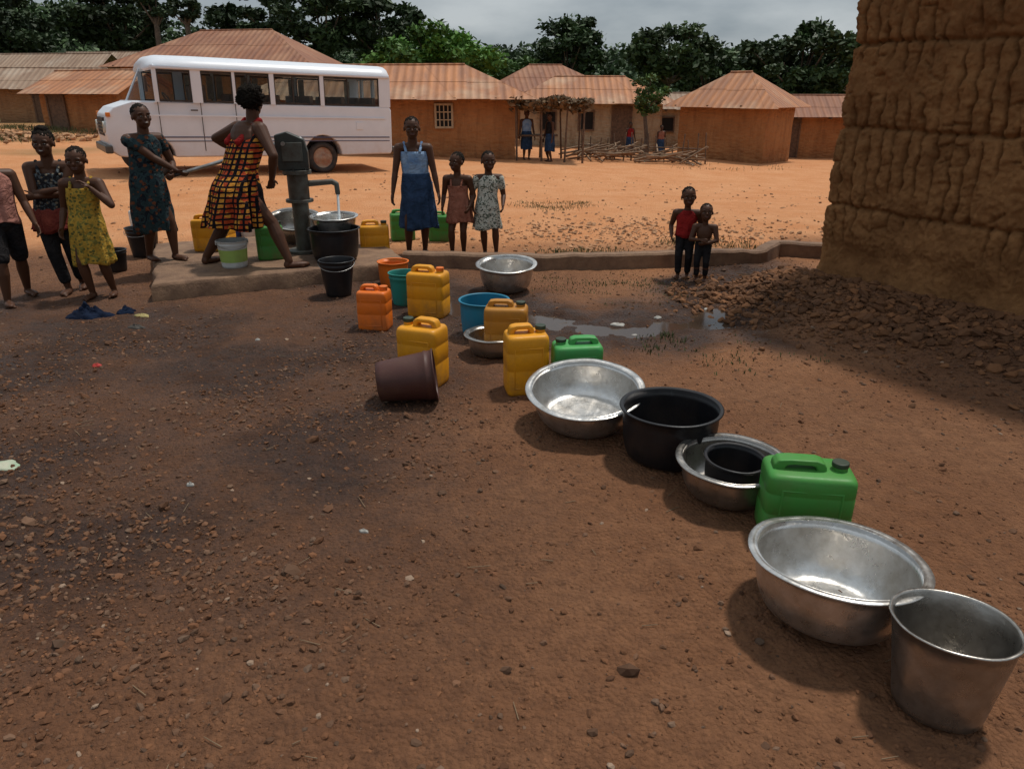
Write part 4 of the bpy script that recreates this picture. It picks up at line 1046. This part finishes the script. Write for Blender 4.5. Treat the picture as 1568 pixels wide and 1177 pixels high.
figure('girl',(-3.70,6.46,Z(-3.7,6.46)),(.12,-1),1.29,.168,hands={'L':(-.095,.085,.745),'R':(.15,.06,.49)},poles={'L':(-1,.1,-1.2)},feet={'R':(.055,.04,0,12),'L':(-.06,-.03,0,-12)},pel=(.016,0,0),neck=(-.01,0),garm=[('dress',PR_Y,{'hem':.24,'rx':.128,'ry':.108,'fold':.09,'top':.745})],hy=5,hp=5,lim=1.22)
figure('girl',(-3.53,7.36,.15),(.80,-.52),1.47,.152,hands={'R':('w',LEV.x-.02,LEV.y-.01,LEV.z+.02),'L':('w',LEV.x-.08,LEV.y+.0,LEV.z+.0)},poles={'R':(.8,-.6,-.5),'L':(-.8,-.6,-.5)},feet={'R':(.06,-.05,0,8),'L':(-.05,.08,0,-8)},pel=(.01,-.015,0),neck=(0,.015),garm=[('dress',PR_D,{'hem':.20,'rx':.13,'ry':.12,'fold':.08,'sleeve':.35})],hy=-8,hp=-4,smile=True,curl=75,lim=1.25,fat=1.05)
figure('woman',(-2.52,7.10,.15),(.62,.78),1.69,.142,hands={'L':('w',-2.66,7.50,1.17),'R':('w',-2.25,7.08,.97)},poles={'R':(1,-.2,.1),'L':(-1,-.2,-.5)},feet={'R':('w',-2.13,6.98,.15,30),'L':('w',-3.0,7.17,.15,-10)},pel=(0,-.06,-.055),chest=(-.005,.045),neck=(-.012,.105),
   garm=[('dress',PLAID,{'hem':.235,'rx':.185,'ry':.165,'fold':.13,'nf':8,'hc':(-.03,-.07),'scarf':RED})],hair='afro',hy=40,hp=8,fat=1.18,curl=60,lim=1.3)
figure('girl',(-1.07,8.35,Z(-1.07,8.35)),(.05,-1),1.48,.153,hands={'R':(.165,.06,.475),'L':(-.17,.05,.475)},feet={'R':(.07,.03,0,14),'L':(-.05,-.02,0,-14)},pel=(-.014,0,0),neck=(.006,0),hy=6,garm=[('shirt',BLU,{'hem':.53,'top':.765}),('skirt',DEN,{'top':.61,'hem':.21,'rx':.14,'ry':.12,'fold':.10,'nf':12})],lim=1.15)
figure('child',(-.60,8.30,Z(-.6,8.3)),(-.2,-1),1.12,.182,hands={'R':(.14,.07,.49),'L':(-.14,.09,.50)},feet={'R':(.07,.02,0,12),'L':(-.04,-.02,0,-10)},pel=(-.015,0,0),garm=[('dress',SAL,{'hem':.34,'rx':.14,'ry':.12,'top':.69})],hy=-25,vox=.005,shw=.113,lim=1.25)
figure('child',(-.26,8.32,Z(-.26,8.32)),(.12,-1),1.13,.182,hands={'R':(.16,.06,.49),'L':(-.13,.10,.50)},feet={'R':(.04,-.02,0,12),'L':(-.07,.02,0,-10)},pel=(.015,0,0),garm=[('dress',FLO,{'hem':.27,'rx':.14,'ry':.12,'sleeve':.5})],vox=.005,shw=.113,lim=1.25,hy=8)
figure('toddler',(1.70,7.2,Z(1.7,7.2)),(-.25,-1),.88,.205,hands={'R':(.15,.05,.48),'L':(-.15,.06,.48)},feet={'R':(.05,.02,0,12),'L':(-.05,-.02,0,-10)},garm=[('shirt',RED,{'hem':.47}),('trousers',BLK,{'len':1.8})],vox=.0045,shw=.12,hy=12,lim=1.35,fat=1.08)
figure('toddler',(1.84,7.03,Z(1.84,7.03)),(-.35,-1),.74,.22,hands={'R':(.03,.13,.56),'L':(-.04,.12,.52)},poles={'R':(1,-.2,-.6),'L':(-1,-.2,-.6)},garm=[('trousers',BLK,{'len':1.7})],vox=.0042,shw=.122,hy=12,hp=-8,lim=1.4,fat=1.1)
for (x,y,f,H_,g) in [(.45,23.8,(.2,-1),1.45,BLU),(1.15,23.4,(-1,-.6),1.4,BLK),(4.1,26.8,(.3,-1),1.15,RED),(5.2,26.9,(.2,-1),1.1,SAL)]:
    figure('villager',(x,y,Z(x,y)),f,H_,.15,garm=[('shirt',g,{}),('skirt',DEN if g!=DEN else BLK,{'top':.58,'hem':.22,'rx':.12,'ry':.11})],vox=.014)
# ------------------------------------------------------------------ camera and light
cam=bpy.data.cameras.new('camera'); co=bpy.data.objects.new('camera',cam); COL.objects.link(co); co.location=(0,0,1.7)
co.rotation_euler=(math.radians(90-21.58),0,0); cam.sensor_width=36; cam.lens=25.71; cam.clip_end=3000; cam.clip_start=.05; scene.camera=co
el,az=math.radians(68),math.radians(45)
sv=Vector((math.sin(az)*math.cos(el),math.cos(az)*math.cos(el),math.sin(el)))
sl=bpy.data.lights.new('sun','SUN'); sl.energy=2.8; sl.angle=math.radians(4.5); sl.color=(1,.95,.87); so=bpy.data.objects.new('sun',sl); COL.objects.link(so); so.rotation_euler=sv.to_track_quat('Z','Y').to_euler(); so.location=(20,20,30)
w=bpy.data.worlds.new('World'); scene.world=w; w.use_nodes=True; nt=w.node_tree; bg=nt.nodes['Background']; bg.inputs[1].default_value=.052
sk=nt.nodes.new('ShaderNodeTexSky'); sk.sky_type='NISHITA'; sk.sun_disc=False; sk.sun_elevation=el; sk.sun_rotation=az
tc=nt.nodes.new('ShaderNodeTexCoord'); mp=nt.nodes.new('ShaderNodeMapping'); mp.inputs['Scale'].default_value=(1,1,3.0); nt.links.new(tc.outputs['Generated'],mp.inputs[0])
nn=nt.nodes.new('ShaderNodeTexNoise'); nn.inputs['Scale'].default_value=3.6; nn.inputs['Detail'].default_value=6; nn.inputs['Roughness'].default_value=.5; nt.links.new(mp.outputs[0],nn.inputs['Vector'])
cr=nt.nodes.new('ShaderNodeValToRGB'); e=cr.color_ramp.elements; e[0].position=.36; e[0].color=(4.6,5.6,6.5,1); e[1].position=.64; e[1].color=(12.0,12.8,13.2,1); nt.links.new(nn.outputs['Fac'],cr.inputs[0])
mx=nt.nodes.new('ShaderNodeMix'); mx.data_type='RGBA'; mx.inputs[0].default_value=.8; nt.links.new(sk.outputs[0],mx.inputs[6]); nt.links.new(cr.outputs[0],mx.inputs[7])
sx=nt.nodes.new('ShaderNodeSeparateXYZ'); nt.links.new(tc.outputs['Generated'],sx.inputs[0])
mr=nt.nodes.new('ShaderNodeMapRange'); mr.inputs[1].default_value=.12; mr.inputs[2].default_value=1.; mr.inputs[3].default_value=.9; mr.inputs[4].default_value=1.45; nt.links.new(sx.outputs[2],mr.inputs[0])
vm=nt.nodes.new('ShaderNodeVectorMath'); vm.operation='SCALE'; nt.links.new(mx.outputs[2],vm.inputs[0]); nt.links.new(mr.outputs[0],vm.inputs['Scale']); nt.links.new(vm.outputs[0],bg.inputs[0])
